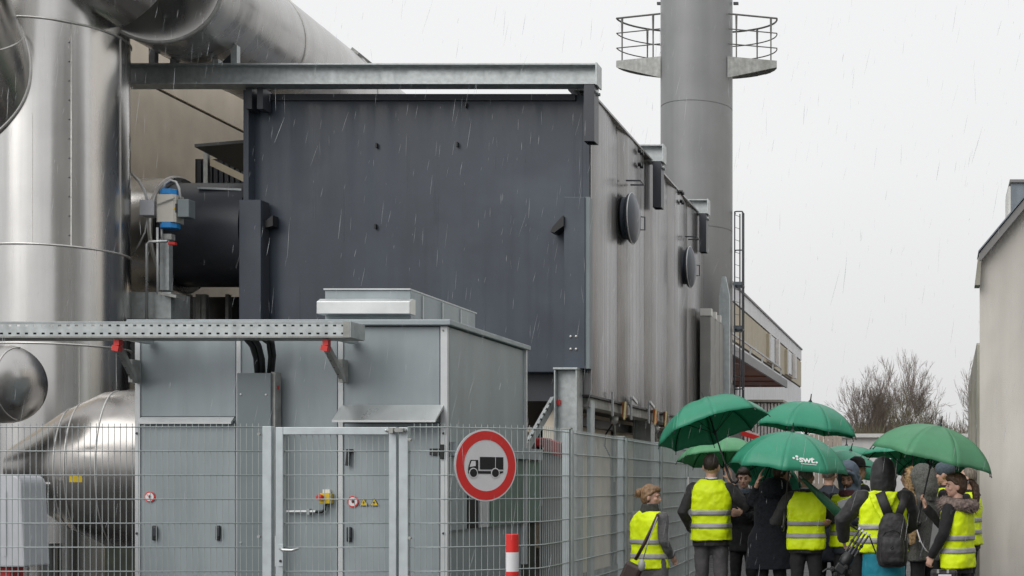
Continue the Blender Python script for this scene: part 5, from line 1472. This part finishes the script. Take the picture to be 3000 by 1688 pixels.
# 8 man with the black hat
t8, H8, _ = person('man in a black brimmed hat looking right behind the blue-hooded smoker', 2508, 17.0, 1.80, -55, 'blackcloth', 'trdark', vest=True, hair=('short', 'hairgrey'), yaw=-10, pitch=-4)
hb_ = MB().tube([H8 @ Vector(q) for q in ((0, -.01, .03), (0, -.012, .075), (0, -.014, .12), (0, -.014, .148))], [.108, .104, .088, .04], 20).build('hat', M['hat'], t8, local=True, smooth=40)
MB().tube([H8 @ Vector((0, .0, .035)), H8 @ Vector((0, .0, .045))], [.165, .16], 28).build('brim', M['hat'], hb_, local=True, smooth=40)

# 9 photographer in the black hood with the backpack and tripod
u_, D_, h_ = 2588, 13.6, 1.72
t9, _, _ = person('stout person in black hood and yellow vest from behind, turquoise jersey below the vest', u_, D_, h_, 0, 'softshell', 'trolive', vest=True, hem=.86, hair=None, hood=('softshell', 1.10, False), wide=1.18, fine=True, face_detail=False, armr=1.38, vsh=.80,
    arms={-1: (V3(-.42, .0, 1.20), V3(-.42, .14, 1.00)), 1: (V3(.31, .05, 1.16), V3(.2, .28, 1.10))}, hands={-1: (V3(.1, .4, -.8), V3(1, 0, 0), 1.1), 1: (V3(-.5, .7, .1), V3(-1, 0, 0), 1.)}, vhem=.87, bands=(1.135, .995), vtop=1.50)
MB().loft([(0, 0, .56, .225, .165), (0, 0, .70, .222, .165), (0, 0, .88, .212, .155)], 28).build('jersey', M['teal'], t9, local=True, smooth=True, mods=CLOTH(.014, .022, .01))
MB().prism([(-.15, .10), (.15, .10), (.10, -.03), (.0, -.21), (-.10, -.03)], (0, -.185, 1.40), (1,0,0), (0,.22,1), (0, .03, 0)).build('hood_flap', M['vest'], t9, local=True, smooth=True, mods=[remesh(.010), disp(TEX1, .04), disp(TEX2, .02)])
bp_ = thing('backpack', 'black backpack with two compartments on the back of the hooded photographer', 'backpack', (XU(2604, 13.35), 13.35, 0))
def bpl(u, v, D=13.32): return P(u, v, D)
c0 = bpl(2614, 1580)
pk = MB().loft([(c0.x + a_[0], c0.y + .02, c0.z + a_[1], a_[2], a_[3]) for a_ in ((.0, -.275, .09, .06), (0, -.255, .135, .085), (0, -.18, .155, .10), (.0, 0, .150, .10), (.005, .14, .135, .09), (.01, .22, .11, .075), (.01, .255, .07, .05))], 28, 3.4)
pk.build('pack', M['pack'], bp_, smooth=True, mods=[remesh(.012), disp(TEX2, .018)])
pf_ = MB().loft([(c0.x + .003, c0.y - .07, c0.z + a_[0], a_[1], a_[2]) for a_ in ((-.24, .08, .03), (-.22, .11, .055), (-.12, .122, .065), (-.02, .115, .055), (.03, .09, .03))], 28, 3.2).build('front_pocket', M['pack'], bp_, smooth=True, mods=[remesh(.010), disp(TEX2, .014)])
MB().ring(c0 + Vector((.0, -.142, -.075)), (0, 1, .1), .012, .004, 20).build('badge', M['chrome'], pf_)
MB().tube([c0 + Vector((-.10, -.06, .02)), c0 + Vector((-.06, -.085, .075)), c0 + Vector((.0, -.092, .09)), c0 + Vector((.06, -.085, .075)), c0 + Vector((.10, -.06, .02))], .004, 6).build('zip', M['shaft'], bp_)
MB().tube([bpl(2578, 1443, 13.36), bpl(2590, 1475, 13.33), bpl(2604, 1510, 13.33)], .05, 10, True, .012, up=(0, 1, 0)).build('strap', M['pack'], bp_, smooth=True)
MB().tube([bpl(2655, 1447, 13.36), bpl(2644, 1480, 13.33), bpl(2632, 1512, 13.33)], .04, 10, True, .012, up=(0, 1, 0)).build('strap', M['pack'], bp_, smooth=True)
MB().tube([bpl(2546, 1568, 13.38), bpl(2556, 1595, 13.36), bpl(2568, 1625, 13.34)], .008, 6).build('side_strap', M['shaft'], bp_)
tp_ = thing('tripod', 'folded black and silver camera tripod clamped under the arm of the hooded photographer', 'tripod', P(2500, 1600, 13.2))
ta, tb_ = P(2530, 1562, 13.28), P(2490, 1624, 13.2)
dd_ = (tb_-ta).normalized(); sd = Vector((dd_.z, 0, -dd_.x)).normalized()
for o_, y_ in ((-.055, 0), (-.018, -.04), (.018, -.035), (.055, 0)):
    a_, b_ = ta + sd*o_ + Vector((0, y_, 0)), tb_ + sd*o_*.9 + Vector((0, y_, 0))
    lg = MB().tube([a_, b_], .0105, 8).build('leg', M['chrome'], tp_)
    MB().tube([a_ - dd_*.0, a_ - dd_*.025], .013, 8).build('foot', M['greybox'], lg)
    MB().tube([a_.lerp(b_, .45) , a_.lerp(b_, .55)], .017, 8).build('clamp', M['black'], lg)
MB().lathe([(0, .05), (.05, .065), (.10, .06), (.13, .04)], tb_, dd_, 12).build('crown', M['black'], tp_, smooth=30)
hdp = tb_ + dd_*.17
hdm = MB().mbx(Matrix.Translation(hdp) @ Matrix.Rotation(.6, 4, 'Y'), .11, .08, .09).build('head', M['black'], tp_, bevel=.015)
for q, r_ in (((-.08, -.03, .0), .022), ((.05, -.05, .02), .022), ((.02, -.02, -.08), .025), ((-.05, -.05, -.05), .02), ((.09, 0, -.03), .02)):
    MB().lathe([(-.02, r_), (.02, r_)], hdp + Vector(q), (q[0], -1, q[2]), 12).build('knob', M['pack'], hdm, smooth=30)
    MB().ell(hdp + Vector(q) + Vector((0, -.03, 0)), (.007, .007, .007), nu=8, nv=5).build('screw', M['chrome'], hdm)
MB().tube([hdp, hdp + Vector((-.13, -.03, .0)), hdp + Vector((-.17, -.03, -.03))], .01, 8).build('pan_handle', M['black'], tp_)

# 10 dark-haired person behind
person('person with short dark hair from behind, ear showing, between black hood and fur-trimmed hood', 2662, 16.5, 1.70, 22, 'blackcloth', 'trdark', vest=True, hair=('short', 'hairdark'), yaw=10)

# 11 herringbone parka with tan fur hood
t11, H11, l11 = person('person in grey herringbone parka with tan fur-trimmed hood', 2706, 15.1, 1.66, 58, 'herring', 'trdark', vest=False, hem=.72, hair=None, hood=('herring', 1.15, False), wide=1.12, coat_flare=.03, face_detail=False, pitch=-6)
fm = MB(); q = [H11 @ Vector(p) for p in ((.09, .07, -.16), (.105, .085, -.06), (.095, .10, .04), (.05, .115, .11), (0, .12, .135), (-.05, .115, .11), (-.095, .10, .04), (-.105, .085, -.06), (-.09, .07, -.16), (-.07, .12, -.30))]
fm.tube(q, .035, 8)
fo = fm.build('fur_trim', M['furtan'], t11, local=True, smooth=True, mods=[remesh(.010), disp(TEX3, .03)])
f2 = MB(); fur(f2, q, .035, 1400, .045, 7, .004); f2.build('fur_hairs', M['furtan'], fo, local=True, kind='stuff')
t11b = MB().prism([(-.05, .18), (.06, .2), (.09, -.1), (.05, -.36), (-.01, -.40), (-.04, -.1)], (0, 0, 0), (1,0,0), (0,0,1), (0, .10, 0))
cf = t11b.build('tan_coat_front', M['furtan'], t11, local=True, smooth=True, mods=[remesh(.012), disp(TEX3, .02)])
cf.location = loc_of(2706, 15.1, 58, 1.66, P(2668, 1500, 14.72)); cf.rotation_euler = (0, 0, R(-58))
ly = thing('lanyard', 'pale looped drawstring hanging over the herringbone parka', 'cord', P(2700, 1580, 14.6))
MB().tube([P(2685, 1548, 14.62), P(2694, 1580, 14.58), P(2708, 1605, 14.56), P(2719, 1618, 14.56)], .006, 6).build('cord', M['cream'], ly, smooth=True)
MB().tube([P(2685, 1548, 14.62), P(2698, 1588, 14.56), P(2712, 1612, 14.55), P(2719, 1618, 14.56)], .006, 6).build('cord', M['paper'], ly, smooth=True)
MB().ell(P(2695, 1586, 14.57), (.012, .01, .012)).build('toggle', M['paper'], ly, smooth=True)

# 12 person in the beanie behind the ponytail
t12, H12, _ = person('person in blue-grey knitted cap facing left behind the woman with the ponytail', 2772, 15.6, 1.74, 80, 'blackcloth', 'trdark', vest=True, hair=('short', 'hairdark'), fine=False, pitch=-4)
MB().ell(H12 @ Vector((0, -.012, .045)), (.094, .110, .092), H12.to_3x3(), 20, 12).build('knitted_cap', M['beanie'], t12, local=True, smooth=True, mods=[disp(TEX4, .01, 'LOCAL')])
person('dark-haired man leaning in from behind between the fur hood and the knitted cap', 2752, 16.6, 1.74, 70, 'blackcloth', 'trdark', vest=True, hair=('short', 'hairdark'), yaw=20)

# 13 woman with the ponytail and the dull umbrella
u_, D_, h_, f_ = 2806, 13.1, 1.605, 62
g13 = loc_of(u_, D_, f_, h_, P(2701, 1462, 13.3)); g13b = loc_of(u_, D_, f_, h_, P(2697, 1476, 13.3))
w13 = loc_of(u_, D_, f_, h_, P(2712, 1488, 13.32))
t13, H13, _ = person('woman with long brown ponytail and brown fur collar in yellow vest', u_, D_, h_, f_, 'blackcloth', 'trdark', vest=True, hem=.74, hair=('tail', 'hairbrown'), skin='skin', yaw=38, pitch=-3, fine=True, wide=1.04,
    arms={1: (V3(.22, .30, 1.22), w13), -1: (V3(-.30, .02, 1.16), V3(-.27, .17, .93))}, hands={1: (V3(.1, .35, 1), V3(-.6, .5, 0), 1.15), -1: (V3(0, .4, -1), V3(1, 0, 0), .9)}, bands=(1.12, .985), vhem=.80)
fm = MB(); q = [(.165*math.cos(a), .145*math.sin(a) - .012, 1.475 + .02*math.sin(a)) for a in [2*PI*i/20 for i in range(21)]]
fm.tube(q, .07, 10)
fo = fm.build('fur_collar', M['furbrown'], t13, local=True, smooth=True, mods=[remesh(.011), disp(TEX3, .035)])
f2 = MB(); fur(f2, q, .07, 1700, .055, 9, .004); f2.build('fur_hairs', M['furbrown'], fo, local=True, kind='stuff')
cm_ = thing('camera_bag', 'small black bag with white label at the hip of the ponytail woman', 'bag', P(2765, 1678, 12.7))
MB().mbx(Matrix.Translation(P(2765, 1686, 12.7)), .25, .12, .11).build('bag_body', M['pack'], cm_, bevel=.025)
MB().mbx(Matrix.Translation(P(2768, 1691, 12.63)), .12, .01, .05).build('label_patch', M['paper'], cm_)
MB().tube([P(2735, 1678, 12.66), P(2760, 1670, 12.65), P(2792, 1678, 12.66)], .012, 6).build('carry_handle', M['shaft'], cm_, smooth=True)
for u in (2748, 2777): MB().mbx(Matrix.Translation(P(u, 1674, 12.64)), .022, .02, .035).build('clip', M['galv_old'], cm_)
ps = P(2738, 1570, 14.2)
MB().mbx(Matrix.Translation(ps) @ Matrix.Rotation(R(8), 4, 'Y'), .07, .01, .30).build('folder', M['paper'], org=ps)
setp(bpy.data.objects['folder'], 'narrow white folder between the herringbone parka and the ponytail woman', 'folder')

# 14 person in vest next to the gable
person('person with grey-brown hair in yellow vest squeezed against the concrete wall', 2838, 15.9, 1.68, 72, 'blackcloth', 'trdark', vest=True, hair=('short', 'hairgrey'), yaw=15, wide=.95)

# ------------------------------------------------------------------ rain
rnd = random.Random(11); m = MB()
wind = Vector((-.14, .02, -1)).normalized()
M['rain'] = mk('rain_water', (.85, .87, .9), .25, 0, .02, 3, trans=.6)
_t = M['rain'].node_tree; _o = [n for n in _t.nodes if n.type == 'OUTPUT_MATERIAL'][0]; _s = _o.inputs[0].links[0].from_socket
_tr = _t.nodes.new('ShaderNodeBsdfTransparent'); _mx = _t.nodes.new('ShaderNodeMixShader'); _mx.inputs[0].default_value = .55
_t.links.new(_s, _mx.inputs[1]); _t.links.new(_tr.outputs[0], _mx.inputs[2]); _t.links.new(_mx.outputs[0], _o.inputs[0])
for i in range(1900):
    D = rnd.uniform(5.5, 18)
    X = rnd.uniform(-.70*D - .3, .08*D + .6); Z = rnd.uniform(.2, 1.55 + .37*D)
    p = Vector((X, D, Z)); w = (wind + Vector((rnd.gauss(0, .09), rnd.gauss(0, .07), 0))).normalized()
    L_ = rnd.choice((.03, .05, .08, .11, .15))*rnd.uniform(.7, 1.2); r_ = rnd.uniform(.0004, .0014)
    m.tube([p, p + w*L_*.5, p + w*L_], [r_*.2, r_, r_*.4], 3, False)
m.build('rain', M['rain'], kind='stuff', smooth=True)
